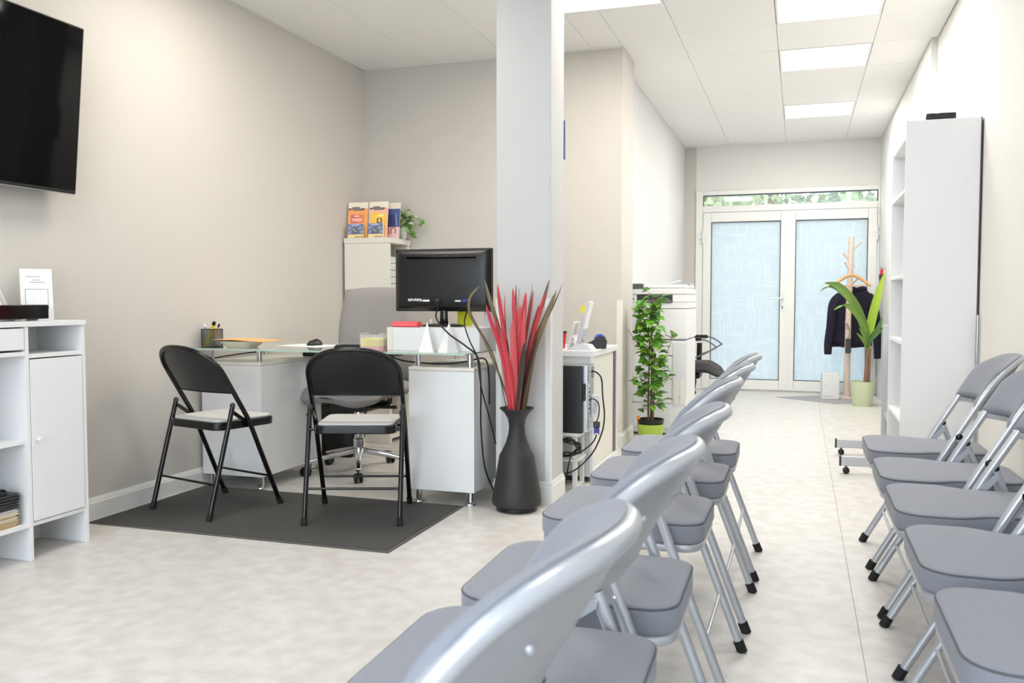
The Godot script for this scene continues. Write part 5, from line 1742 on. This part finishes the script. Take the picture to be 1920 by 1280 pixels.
# ---------------------------------------------------------------- the passage
func build_passage() -> void:
	# copier
	var at := Vector3(-0.98, 0, -6.82)
	var t := thing("photocopier", "tall white photocopier against the passage wall behind the ficus", "photocopier", at)
	part("lower_body", mb(at).bx(-1.235, -0.79, 0.02, 0.72, -7.12, -6.56, 0.008), "white_plastic", t)
	part("upper_body", mb(at).bx(-1.235, -0.785, 0.725, 0.955, -7.12, -6.55, 0.012), "white_plastic", t)
	for y in [[0.06, 0.24], [0.25, 0.43], [0.44, 0.62]]:
		var d := part("paper_drawer", mb(at).bx(-1.225, -0.90, y[0], y[1], -6.562, -6.55, 0.004), "white_laminate", t)
		part("grip", mb(at).bx(-1.1, -1.02, y[1] - 0.035, y[1] - 0.015, -6.5505, -6.548, 0.001), "white_edge", d)
	var sd := part("side_door", mb(at).bx(-0.895, -0.79, 0.30, 0.70, -6.562, -6.552, 0.003), "white_edge", t)
	for x in [-0.885, -0.835]:
		part("recess", mb(at).bx(x, x + 0.036, 0.24, 0.43, -6.561, -6.5495, 0.001), "cream_laminate", sd)
	part("caster_plinth", mb(at).bx(-1.21, -0.81, 0.0, 0.02, -7.1, -6.6, 0.002), "grey_plastic", t)
	part("output_slot", mb(at).bx(-1.165, -0.90, 1.0, 1.055, -7.0, -6.56, 0.004), "dark_grey", t)
	part("output_tray", mb(at).bx(-1.16, -0.905, 1.0, 1.018, -6.565, -6.535, 0.004), "grey_plastic", t)
	var ub := mb(at)
	ub.bx(-1.235, -0.785, 0.955, 1.0, -7.12, -6.55, 0.006)
	ub.bx(-1.235, -1.165, 1.0, 1.058, -7.12, -6.555, 0.004)
	ub.bx(-0.90, -0.785, 1.0, 1.058, -7.12, -6.55, 0.006)
	ub.bx(-1.235, -0.785, 1.058, 1.105, -7.12, -6.55, 0.01)
	part("scanner_body", ub, "white_plastic", t)
	part("status_light", mb(at).bx(-1.2, -1.185, 1.022, 1.03, -6.556, -6.553, 0.001), "dark_grey", t)
	var lid := mb(at)
	lid.bx(-1.13, -0.80, 1.107, 1.135, -7.1, -6.57, 0.01)
	part("lid", lid, "white_plastic", t)
	var cp := mb()
	cp.X = Transform3D(Basis(Vector3.RIGHT, deg_to_rad(-55)), Vector3(-1.172, 1.122, -6.55) - at)
	cp.box(Vector3(0, 0, 0), Vector3(0.13, 0.012, 0.06), 0.003)
	var pn := part("control_panel", cp, "pale_plastic", t)
	cp = mb()
	cp.X = Transform3D(Basis(Vector3.RIGHT, deg_to_rad(35)), Vector3(-1.172, 1.122, -6.55) - at)
	cp.box(Vector3(0, 0.002, 0.0055), Vector3(0.112, 0.046, 0.004), 0.001)
	part("panel_screen", cp, "grey_plastic", pn)
	for p in [[Vector3(-0.95, 1.135, -6.72), 0.3, "curled white paper lying on the lid of the photocopier"], [Vector3(-0.87, 1.135, -6.78), -0.2, "flat white paper on the lid of the photocopier, right sheet"]]:
		var cur: float = 0.03 if p[1] > 0 else 0.004
		var o := solo("paper_sheet", mb().slab(func(u, v): return Vector3(lerpf(-0.08, 0.08, u), 0.003 + cur * u * u, lerpf(-0.1, 0.1, v)), func(u, v): return Vector3(lerpf(-0.08, 0.08, u), 0.0005 + cur * u * u, lerpf(-0.1, 0.1, v)), 8, 2), "paper", p[2], "paper", p[0], "papers on the photocopier")
		o.rotation.y = p[1]
	ficus()
	black_office_chair()
	coat_corner()


func ficus() -> void:
	var at := Vector3(-0.985, 0, -6.12)
	var pot := thing("plant_pot", "lime green plastic plant pot standing before the photocopier", "pot", at)
	part("outer_pot", mb().lathe(Vector3.ZERO, [Vector2(0.001, 0), Vector2(0.072, 0), Vector2(0.076, 0.004), Vector2(0.094, 0.148), Vector2(0.0955, 0.152), Vector2(0.0915, 0.152), Vector2(0.089, 0.148), Vector2(0.072, 0.012), Vector2(0.001, 0.01)], 32), "lime_pot", pot)
	var t := thing("ficus", "leafy green ficus with three thin trunks in the lime green pot", "plant", at + Vector3(0, 0.0125, 0))
	part("inner_pot", mb().lathe(Vector3.ZERO, [Vector2(0.001, 0), Vector2(0.062, 0), Vector2(0.0845, 0.14), Vector2(0.0925, 0.152), Vector2(0.095, 0.172), Vector2(0.0895, 0.173), Vector2(0.086, 0.155), Vector2(0.001, 0.15)], 32), "black_plastic", t)
	part("soil", mb().lathe(Vector3.ZERO, [Vector2(0.086, 0.153), Vector2(0.05, 0.162), Vector2(0.001, 0.163)], 24), "soil", t)
	var tg := part("plant_tag", mb().box(Vector3(-0.02, 0.185, 0.05), Vector3(0.022, 0.05, 0.002), 0.0004), "orange_tag", t)
	tg.rotation.z = 0.3
	var r := RandomNumberGenerator.new()
	r.seed = 23
	var shapes := [leaf_shape(0.054, 0.0205, 0.012, 0.006), leaf_shape(0.064, 0.024, 0.016, 0.008), leaf_shape(0.048, 0.019, 0.006, 0.005), leaf_shape(0.07, 0.027, 0.02, 0.008)]
	var trunks := []
	for k in 3:
		var a := TAU * k / 3.0 + 0.5
		var b := Vector3(cos(a) * 0.016, 0.15, sin(a) * 0.016)
		var c := arc([b, Vector3(b.x * 1.4 + 0.004, 0.40, b.z), Vector3(b.x * 0.7, 0.68, b.z * 1.3), Vector3(b.x * 1.3 - 0.01, [1.05, 0.96, 0.88][k], b.z)], 12)
		var rad := []
		for j in c.size():
			rad.append(lerpf(0.008, 0.002, float(j) / c.size()))
		trunks.append(c)
		part("trunk", mb().tube(c, rad, 7), "bark", t)
	var total := 0
	while total < 250:
		var c: Array = trunks[total % 3]
		var f := pow(r.randf(), 0.75)
		var o: Vector3 = c[int(clampf(0.12 + f * 0.88, 0, 1) * (c.size() - 1))]
		var an := r.randf() * TAU
		var reach := r.randf_range(0.015, 0.105) * (1.0 - 0.45 * f)
		var d := Vector3(cos(an), 0, sin(an))
		var tipp := o + d * reach + Vector3(0, r.randf_range(-0.01, 0.05), 0)
		put_leaf(t, shapes, r, tipp, an, total)
		if reach > 0.05:
			part("twig", mb().tube([o, o.lerp(tipp, 0.5) + Vector3(0, 0.006, 0), tipp], [0.0022, 0.0017, 0.0012], 5), "twig", t)
		total += 1
	# the longer side shoots
	for s in [[Vector3(0.11, 0.62, 0.05), Vector3(0.16, 0.79, 0.05)], [Vector3(0.06, 0.42, 0.04), Vector3(0.165, 0.50, 0.06)], [Vector3(-0.09, 0.70, 0.03), Vector3(-0.16, 0.80, 0.03)], [Vector3(-0.08, 0.42, 0.03), Vector3(-0.155, 0.44, 0.04)], [Vector3(-0.07, 0.82, 0.03), Vector3(-0.12, 0.93, 0.02)]]:
		var o: Vector3 = Vector3(0, s[0].y - 0.13, 0)
		var c := arc([o, s[0], s[1]], 6)
		part("twig", mb().tube(c, 0.0022, 5), "twig", t)
		for k in range(5, c.size()):
			var an := r.randf() * TAU
			put_leaf(t, shapes, r, c[k], an, k)


func put_leaf(t: Node3D, shapes: Array, r: RandomNumberGenerator, p: Vector3, an: float, k: int) -> void:
	p.x = maxf(p.x, -0.105)
	if p.x < -0.06 and absf(an - PI) < 1.2:
		an += 1.9
	var o := part("leaf", shapes[r.randi_range(0, 3)], ["leaf_green", "leaf_green", "leaf_deep", "leaf_lime"][k % 4], t)
	o.transform = Transform3D(Basis(Vector3.UP, -an).scaled(Vector3.ONE * r.randf_range(1.0, 1.25)) * Basis(Vector3.BACK, r.randf_range(-0.5, 0.55)) * Basis(Vector3.RIGHT, r.randf_range(-0.7, 0.7)), p)


func black_office_chair() -> void:
	var t := thing("task_chair", "black office chair with looped armrests half hidden behind the photocopier", "chair", Vector3(-0.93, 0, -7.95), deg_to_rad(0))
	star_base(t, 20.0, 0.27, 0.11, "black_plastic")
	part("gas_lift", mb().lathe(Vector3.ZERO, [Vector2(0.001, 0.08), Vector2(0.03, 0.08), Vector2(0.03, 0.2), Vector2(0.024, 0.205), Vector2(0.024, 0.33), Vector2(0.001, 0.33)], 18), "black_plastic", t)
	var me := mb()
	me.box(Vector3(0.0, 0.345, 0), Vector3(0.2, 0.05, 0.22), 0.012)
	me.tube([Vector3(0.06, 0.34, 0.1), Vector3(0.07, 0.3, 0.16), Vector3(0.06, 0.22, 0.18)], 0.008, 8)
	me.ball(Vector3(0.06, 0.205, 0.18), 0.02, 10)
	part("mechanism", me, "black_plastic", t)
	# sitter looks along +x
	var sf := func(u: float, v: float) -> Vector3:
		var s := u * 2 - 1
		var x := lerpf(-0.2, 0.29, v)
		var e := (1 - pow(absf(s), 5.0)) * (1 - pow(absf(v * 2 - 1), 7.0))
		return Vector3(x, 0.415 + 0.06 * pow(maxf(e, 0), 0.4) - 0.05 * smoothstep(0.72, 1.0, v), s * 0.235)
	var su := func(u: float, v: float) -> Vector3:
		var s := u * 2 - 1
		var x := lerpf(-0.2, 0.29, v)
		var e := (1 - pow(absf(s), 5.0)) * (1 - pow(absf(v * 2 - 1), 7.0))
		return Vector3(x, 0.412 - 0.035 * pow(maxf(e, 0), 0.4) - 0.05 * smoothstep(0.72, 1.0, v), s * 0.235)
	part("seat", mb().slab(sf, su, 16, 18), "charcoal_fabric", t)
	var bf := func(u: float, v: float) -> Vector3:
		var s := u * 2 - 1
		var e := (1 - pow(absf(s), 6.0)) * (1 - pow(absf(v * 2 - 1), 8.0))
		return Vector3(-0.215 - 0.08 * v + 0.03 * s * s + 0.03 * pow(maxf(e, 0), 0.4), lerpf(0.48, 0.95, v), s * 0.21)
	var bb := func(u: float, v: float) -> Vector3:
		var s := u * 2 - 1
		var e := (1 - pow(absf(s), 6.0)) * (1 - pow(absf(v * 2 - 1), 8.0))
		return Vector3(-0.217 - 0.08 * v + 0.03 * s * s - 0.025 * pow(maxf(e, 0), 0.4), lerpf(0.48, 0.95, v), s * 0.21)
	part("backrest", mb().slab(bf, bb, 14, 16), "charcoal_fabric", t)
	part("back_bar", mb().tube(arc([Vector3(-0.06, 0.35, 0), Vector3(-0.22, 0.37, 0), Vector3(-0.27, 0.46, 0), Vector3(-0.3, 0.7, 0)], 5), 0.018, 8), "black_plastic", t)
	for s in [-1, 1]:
		var a := mb()
		var z: float = s * 0.275
		a.tube(arc([Vector3(0.02, 0.36, s * 0.1), Vector3(0.04, 0.37, z), Vector3(0.05, 0.42, z), Vector3(0.055, 0.62, z)], 5), 0.024, 10)
		var arm := part("armrest", a, "black_plastic", t)
		var lp := mb()
		lp.tube(arc([Vector3(0.05, 0.51, z), Vector3(0.14, 0.545, z), Vector3(0.245, 0.605, z), Vector3(0.25, 0.618, z), Vector3(0.18, 0.665, z), Vector3(0.09, 0.685, z)], 6), 0.007, 8)
		part("arm_loop", lp, "grey_plastic", arm)
		part("arm_pad", mb().box(Vector3(0.03, 0.68, z), Vector3(0.2, 0.03, 0.06), 0.012), "black_plastic", arm)


func coat_corner() -> void:
	# grey mat turned a little before the door
	var gm := solo("door_mat", mb().prism(PackedVector2Array([Vector2(-0.56, -0.05), Vector2(0.0, 0.36), Vector2(0.35, 0.06), Vector2(-0.15, -0.32)]), 0.0, 0.006), "grey_mat", "thin pale grey mat lying askew before the right door leaf", "mat", Vector3(0.35, 0.006, -9.44))
	gm.rotation.x = PI / 2
	# small white box
	var bx_ := thing("white_box", "small upright white box with a violet label on the mat by the door", "box", Vector3(0.305, 0.0062, -9.48), deg_to_rad(12))
	part("carton", mb().box(Vector3(0, 0.132, 0), Vector3(0.165, 0.262, 0.1), 0.003), "white_plastic", bx_)
	part("label", mb().box(Vector3(-0.055, 0.14, 0.0503), Vector3(0.04, 0.03, 0.0008), 0.0002), "paper_lilac", bx_)
	part("flap_line", mb().box(Vector3(-0.02, 0.03, 0.0503), Vector3(0.11, 0.003, 0.0008), 0.0002), "grey_plastic", bx_)
	# coat stand
	var at := Vector3(0.47, 0.006, -9.56)
	var t := thing("coat_stand", "pale wooden coat stand shaped like a young tree before the right door leaf", "coat stand", at)
	part("pole", mb().tube([Vector3(0, 0.012, 0), Vector3(0.005, 0.8, 0), Vector3(0.02, 1.645, 0.02)], [0.031, 0.029, 0.026], 14), "pale_wood", t)
	for p in [[1.50, Vector3(0.095, 0.1, 0.0)], [1.40, Vector3(-0.075, 0.085, 0.03)], [1.31, Vector3(-0.06, 0.085, 0.03)], [1.16, Vector3(0.08, 0.075, 0.05)], [0.70, Vector3(-0.03, 0.09, 0.06)]]:
		var o := Vector3(0.02 * p[0] / 1.645, p[0], 0.015)
		part("peg", mb().tube([o, o + p[1]], 0.011, 10), "pale_wood", t)
	var ft := mb()
	ft.lathe(Vector3.ZERO, [Vector2(0.001, 0), Vector2(0.068, 0), Vector2(0.07, 0.004), Vector2(0.066, 0.014), Vector2(0.035, 0.02), Vector2(0.001, 0.02)], 28)
	part("foot", ft, "pale_wood", t)
	# wooden hanger
	at = Vector3(0.49, 1.16, -9.42)
	var h := thing("clothes_hanger", "light wooden clothes hanger hooked on the coat stand above the jacket", "hanger", at)
	var arcp := arc([Vector3(-0.225, -0.015, 0.02), Vector3(-0.12, 0.045, 0.0), Vector3(-0.03, 0.10, 0), Vector3(0.03, 0.10, 0), Vector3(0.12, 0.045, 0.0), Vector3(0.18, -0.005, 0.02)], 6)
	var rr := []
	for k in arcp.size():
		rr.append(0.012 + 0.006 * sin(PI * k / (arcp.size() - 1)))
	part("shoulder_bar", mb().tube(arcp, rr, 10), "hanger_wood", h)
	part("trouser_bar", mb().tube([Vector3(-0.2, -0.002, 0.01), Vector3(0.16, -0.002, 0.01)], 0.006, 8), "hanger_wood", h)
	part("hook", mb().tube(arc([Vector3(0, 0.11, 0), Vector3(0, 0.15, 0), Vector3(0.025, 0.175, -0.01), Vector3(0.03, 0.2, -0.03), Vector3(0.0, 0.215, -0.05)], 6), 0.003, 7), "steel", h)
	# navy jacket hanging from a lower peg behind the pole
	at = Vector3(0.53, 0.45, -9.72)
	var j := thing("jacket", "dark navy fleece jacket with long sleeves hanging on the coat stand", "jacket", at)
	var rings := []
	var n := 32
	for e in [[0.085, 0.195, 0.08, -0.025], [0.14, 0.195, 0.085, -0.02], [0.28, 0.18, 0.08, -0.015], [0.42, 0.185, 0.085, -0.01], [0.52, 0.19, 0.085, 0.0], [0.58, 0.18, 0.08, 0.005], [0.625, 0.15, 0.07, 0.015], [0.655, 0.11, 0.055, 0.025], [0.675, 0.075, 0.045, 0.03]]:
		var ring := []
		for k in n:
			var a := TAU * k / n
			var fold: float = 1.0 + 0.09 * sin(a * 7.0 + e[0] * 4.0) * (1.0 - e[0])
			ring.append(Vector3(e[3] + signf(cos(a)) * pow(absf(cos(a)), 0.8) * e[1] * fold, e[0] + 0.016 * sin(a * 3.0) * (1.0 - e[0]), sin(a) * e[2] * fold))
		rings.append(ring)
	part("body", mb().loft(rings), "navy_cloth", j)
	part("sleeve", mb().tube(arc([Vector3(-0.12, 0.595, 0.01), Vector3(-0.19, 0.52, 0.03), Vector3(-0.215, 0.3, 0.05), Vector3(-0.24, 0.12, 0.06), Vector3(-0.243, 0.0, 0.06)], 6), taper(25, 0.06, 0.036), 14), "navy_cloth", j)
	part("sleeve", mb().tube(arc([Vector3(0.13, 0.595, 0.01), Vector3(0.18, 0.52, 0.03), Vector3(0.215, 0.3, 0.05), Vector3(0.235, 0.12, 0.06), Vector3(0.238, -0.035, 0.06)], 6), taper(25, 0.06, 0.036), 14), "navy_cloth", j)
	var col := []
	for k in 20:
		var a := TAU * k / 20
		col.append(Vector3(0.03 + cos(a) * 0.078, 0.67 + 0.012 * sin(a * 2), sin(a) * 0.045))
	part("collar", mb().tube(col, 0.024, 10, false, true), "navy_cloth", j)
	part("zip", mb().tube([Vector3(0.02, 0.64, 0.062), Vector3(0.0, 0.5, 0.087), Vector3(-0.01, 0.3, 0.084), Vector3(-0.02, 0.1, 0.074)], 0.003, 6), "dark_grey", j)
	var tb := thing("hang_bag", "small dark green pouch hanging by a cord in front of the jacket", "pouch", Vector3(0.475, 0.55, -9.475))
	part("pouch", mb().box(Vector3(0, 0, 0), Vector3(0.055, 0.15, 0.03), 0.012), "dark_grey", tb)
	part("cord", mb().tube(arc([Vector3(0, 0.075, 0), Vector3(0.01, 0.16, 0.005), Vector3(-0.02, 0.22, 0.015)], 5), 0.003, 6), "twig", tb)
	# palm in a pale green pot
	at = Vector3(0.585, 0.0, -9.02)
	var pot := thing("plant_pot", "pale sage green round pot on the floor by the whiteboard foot", "pot", at)
	part("outer_pot", mb().lathe(Vector3.ZERO, [Vector2(0.001, 0), Vector2(0.088, 0), Vector2(0.092, 0.004), Vector2(0.113, 0.228), Vector2(0.115, 0.236), Vector2(0.109, 0.236), Vector2(0.106, 0.215), Vector2(0.001, 0.21)], 36), "pale_green_pot", pot)
	var p := thing("palm_plant", "young palm with long arching green leaves in the pale sage pot", "plant", at + Vector3(0, 0.211, 0))
	part("soil", mb().lathe(Vector3.ZERO, [Vector2(0.104, 0.004), Vector2(0.05, 0.012), Vector2(0.001, 0.012)], 24), "soil", p)
	part("stem", mb().tube([Vector3(0.03, 0.0, 0.0), Vector3(0.035, 0.18, 0), Vector3(0.04, 0.36, 0.0)], [0.022, 0.017, 0.012], 10), "palm_stem", p)
	part("stem", mb().tube([Vector3(0.055, 0.0, -0.01), Vector3(0.06, 0.16, -0.01), Vector3(0.066, 0.34, -0.01)], [0.014, 0.011, 0.008], 10), "palm_stem", p)
	var o := Vector3(0.038, 0.34, 0.0)
	var sd := Vector3(0.9, 0.35, 0.2)
	var fr := [
		["leaf_palm_light", [o, o + Vector3(0.02, 0.2, 0.03), o + Vector3(0.07, 0.46, 0.06), o + Vector3(0.135, 0.72, 0.06)], 0.04],
		["leaf_palm", [o, o + Vector3(-0.03, 0.2, 0.03), o + Vector3(-0.13, 0.44, 0.08), o + Vector3(-0.27, 0.60, 0.1), o + Vector3(-0.40, 0.63, 0.1)], 0.04],
		["leaf_palm", [o, o + Vector3(-0.02, 0.16, 0.06), o + Vector3(-0.1, 0.32, 0.12), o + Vector3(-0.21, 0.42, 0.14), o + Vector3(-0.315, 0.37, 0.14)], 0.026],
		["leaf_palm_dark", [o, o + Vector3(-0.04, 0.22, -0.03), o + Vector3(-0.17, 0.47, -0.05), o + Vector3(-0.33, 0.60, -0.06), o + Vector3(-0.44, 0.55, -0.06)], 0.022],
		["leaf_palm_dark", [o, o + Vector3(0.03, 0.1, 0.03), o + Vector3(0.09, 0.2, 0.05), o + Vector3(0.12, 0.30, 0.06)], 0.022],
		["leaf_palm_dark", [o, o + Vector3(0.02, 0.08, 0.05), o + Vector3(0.08, 0.15, 0.08), o + Vector3(0.13, 0.2, 0.1)], 0.018],
		["leaf_palm", [o, o + Vector3(-0.03, 0.06, 0.04), o + Vector3(-0.07, 0.12, 0.06), o + Vector3(-0.105, 0.15, 0.07)], 0.012],
		["leaf_palm", [o, o + Vector3(-0.02, 0.08, 0.05), o + Vector3(-0.05, 0.15, 0.08), o + Vector3(-0.08, 0.2, 0.09)], 0.012],
	]
	for f in fr:
		part("frond", strap(f[1], f[2], sd, 0.35, 8), f[0], p)
	# folded red umbrella on a hook of the right wall
	var u := thing("umbrella", "short folded red and black umbrella hanging on the right wall beside the door", "umbrella", Vector3(0.757, 1.13, -9.3))
	part("canopy", mb().tube([Vector3(0, 0, 0), Vector3(0, 0.02, 0), Vector3(0, 0.10, 0)], [0.010, 0.018, 0.019], 12), "red_plastic", u)
	part("handle", mb().tube([Vector3(0, 0.10, 0), Vector3(0.002, 0.18, 0), Vector3(0.002, 0.19, 0)], [0.016, 0.014, 0.008], 10), "red_plastic", u)
	part("strap", mb().tube([Vector3(0, 0.085, 0), Vector3(0, 0.135, 0)], 0.0205, 12), "print_dark", u)
	var hk := mb()
	hk.tube([Vector3(0.038, 0.195, 0), Vector3(0.0, 0.195, 0), Vector3(-0.012, 0.205, 0)], 0.005, 8)
	part("hook", hk, "steel", u)


# ---------------------------------------------------------------- right side
func build_right_side() -> void:
	# bookcase against the right wall: closed end towards the camera, open towards the passage
	var at := Vector3(0.65, 0, -5.02)
	var b := thing("bookcase", "tall white bookcase at the right wall, its closed end towards the chairs", "bookcase", at)
	part("end_panel", mb(at).bx(0.489, 0.821, 0, 1.907, -4.785, -4.765, 0.0015), "white_laminate", b)
	part("end_panel", mb(at).bx(0.489, 0.821, 0, 1.843, -5.44, -5.42, 0.0015), "white_laminate", b)
	part("back_panel", mb(at).bx(0.8215, 0.826, 0.0, 1.908, -5.44, -4.764, 0.001), "brown_edge", b)
	for y in [0.05, 0.40, 0.795, 1.133, 1.56, 1.823]:
		part("shelf_board", mb(at).bx(0.491, 0.821, y, y + 0.02, -5.42, -4.785, 0.0015), "white_laminate", b)
	part("plinth", mb(at).bx(0.499, 0.513, 0, 0.05, -5.42, -4.785, 0.001), "white_edge", b)
	part("inner_back", mb(at).bx(0.815, 0.821, 0.07, 1.823, -5.42, -4.785, 0.0005), "white_laminate", b)
	part("top_panel", mb(at).bx(0.55, 0.821, 1.8435, 1.906, -5.1, -4.786, 0.001), "white_edge", b)
	# rolled dark sheet lying on the bookcase
	var rl := thing("rolled_sheet", "rolled glossy dark sheet lying on top of the tall white bookcase", "roll", Vector3(0.63, 1.907, -4.822))
	rl.position.y = 1.9065
	var f1 := func(u: float, v: float) -> Vector3:
		var a := u * TAU * 1.35 - 1.2
		var r := 0.021 - 0.004 * u
		return Vector3(lerpf(-0.045, 0.085, v), 0.0215 + sin(a) * r, cos(a) * r * 1.2)
	var f2 := func(u: float, v: float) -> Vector3:
		var a := u * TAU * 1.35 - 1.2
		var r := 0.0195 - 0.004 * u
		return Vector3(lerpf(-0.045, 0.085, v), 0.0215 + sin(a) * r, cos(a) * r * 1.2)
	part("sheet", mb().slab(f1, f2, 40, 6), "roll_dark", rl)
	part("band", mb().tube([Vector3(-0.008, 0.0215, 0), Vector3(0.006, 0.0215, 0)], 0.0222, 20), "pale_plastic", rl)
	# steel pole leaning between bookcase and wall
	var po := thing("steel_pole", "slim steel pole standing between the bookcase and the right wall", "pole", Vector3(0.8205, 0, -4.72))
	part("tube", mb().tube([Vector3(0, 0.004, 0), Vector3(0.0, 0.95, -0.01)], 0.0075, 12), "steel", po)
	part("foot", mb().lathe(Vector3.ZERO, [Vector2(0.001, 0), Vector2(0.0095, 0), Vector2(0.009, 0.015), Vector2(0.001, 0.015)], 14), "rubber", po)
	# mobile whiteboard: board along the wall on two posts with wheeled feet
	at = Vector3(0.6, 0, -5.78)
	var w := thing("mobile_whiteboard", "whiteboard on a grey wheeled frame beyond the bookcase", "whiteboard", at)
	for z in [-6.13, -5.47]:
		var bar := part("foot_bar", mb(at).bx(0.245, 0.72, 0.048, 0.104, z - 0.018, z + 0.018, 0.003), "aluminium", w)
		part("end_cap", mb(at).bx(0.236, 0.247, 0.046, 0.106, z - 0.02, z + 0.02, 0.004), "dark_grey", bar)
		part("end_cap", mb(at).bx(0.718, 0.729, 0.046, 0.106, z - 0.02, z + 0.02, 0.004), "dark_grey", bar)
		for x in [0.275, 0.69]:
			var cs := mb(at)
			for s in [-1, 1]:
				var old := cs.X
				cs.X = old * Transform3D(Basis(Vector3.RIGHT, PI / 2 * s), Vector3(x, 0.019, z + s * 0.003))
				cs.lathe(Vector3.ZERO, [Vector2(0.001, 0), Vector2(0.014, 0), Vector2(0.019, 0.003), Vector2(0.019, 0.01), Vector2(0.014, 0.013), Vector2(0.001, 0.013)], 16)
				cs.X = old
			cs.tube([Vector3(x, 0.02, z), Vector3(x, 0.05, z)], 0.005, 8)
			part("caster", cs, "black_plastic", bar)
		part("post", mb(at).bx(0.515, 0.56, 0.104, 0.86 if z < -6 else 0.30, z - 0.014, z + 0.014, 0.003), "aluminium", w)
	part("frame_tube", mb(at).bx(0.575, 0.6, 0.60, 2.0, -6.2, -6.175, 0.003).bx(0.575, 0.6, 0.60, 2.0, -5.475, -5.45, 0.003), "aluminium", w)
	part("board_panel", mb(at).bx(0.565, 0.583, 0.68, 1.98, -6.175, -5.475, 0.002), "white_trim", w)
	part("bracket", mb(at).bx(0.53, 0.6, 0.26, 0.30, -6.15, -5.45, 0.004).bx(0.56, 0.6, 0.28, 0.66, -6.2, -6.17, 0.003).bx(0.56, 0.6, 0.28, 0.66, -5.48, -5.45, 0.003), "aluminium", w)
	var pos := [[1.80, -6.02, 0.2, 0.14], [1.60, -5.97, 0.24, 0.16], [1.40, -6.03, 0.2, 0.2], [1.22, -5.97, 0.26, 0.2], [1.02, -6.02, 0.22, 0.2], [0.80, -5.98, 0.25, 0.2], [0.74, -5.66, 0.29, 0.25], [1.05, -5.68, 0.29, 0.2], [1.5, -5.68, 0.29, 0.2]]
	var wl := ["paper at the top of the whiteboard's far column", "second paper down the whiteboard's far column", "third paper down the whiteboard's far column", "fourth paper down the whiteboard's far column, above the yellow magnets", "fifth paper down the whiteboard's far column", "lowest paper of the whiteboard's far column", "lowest paper of the whiteboard's near column, drooping below the board", "middle paper of the whiteboard's near column", "top paper of the whiteboard's near column"]
	for k in pos.size():
		var p: Array = pos[k]
		solo("pinned_paper", mb().slab(func(u, v): return Vector3(-0.004 - 0.006 * pow(1.0 - v, 2.0), lerpf(-p[2] / 2, p[2] / 2, v), lerpf(-p[3] / 2, p[3] / 2, u)), func(u, v): return Vector3(-0.0005 - 0.006 * pow(1.0 - v, 2.0), lerpf(-p[2] / 2, p[2] / 2, v), lerpf(-p[3] / 2, p[3] / 2, u)), 3, 6), "paper", wl[k], "paper", Vector3(0.565, p[0], p[1]), "papers pinned on the whiteboard")
	for k in 2:
		var mg := solo("magnet", mb().lathe(Vector3.ZERO, [Vector2(0.0005, 0), Vector2(0.016, 0), Vector2(0.0155, 0.007), Vector2(0.0005, 0.008)], 18), "magnet_yellow", ["upper round yellow magnet on the whiteboard papers", "lower round yellow magnet on the whiteboard papers"][k], "magnet", Vector3(0.5605, [1.47, 0.88][k], [-6.0, -6.06][k]), "yellow magnets on the whiteboard")
		mg.rotation.z = PI / 2


func taper(n: int, a: float, b: float) -> Array:
	var out := []
	for k in n:
		out.append(lerpf(a, b, float(k) / (n - 1)))
	return out
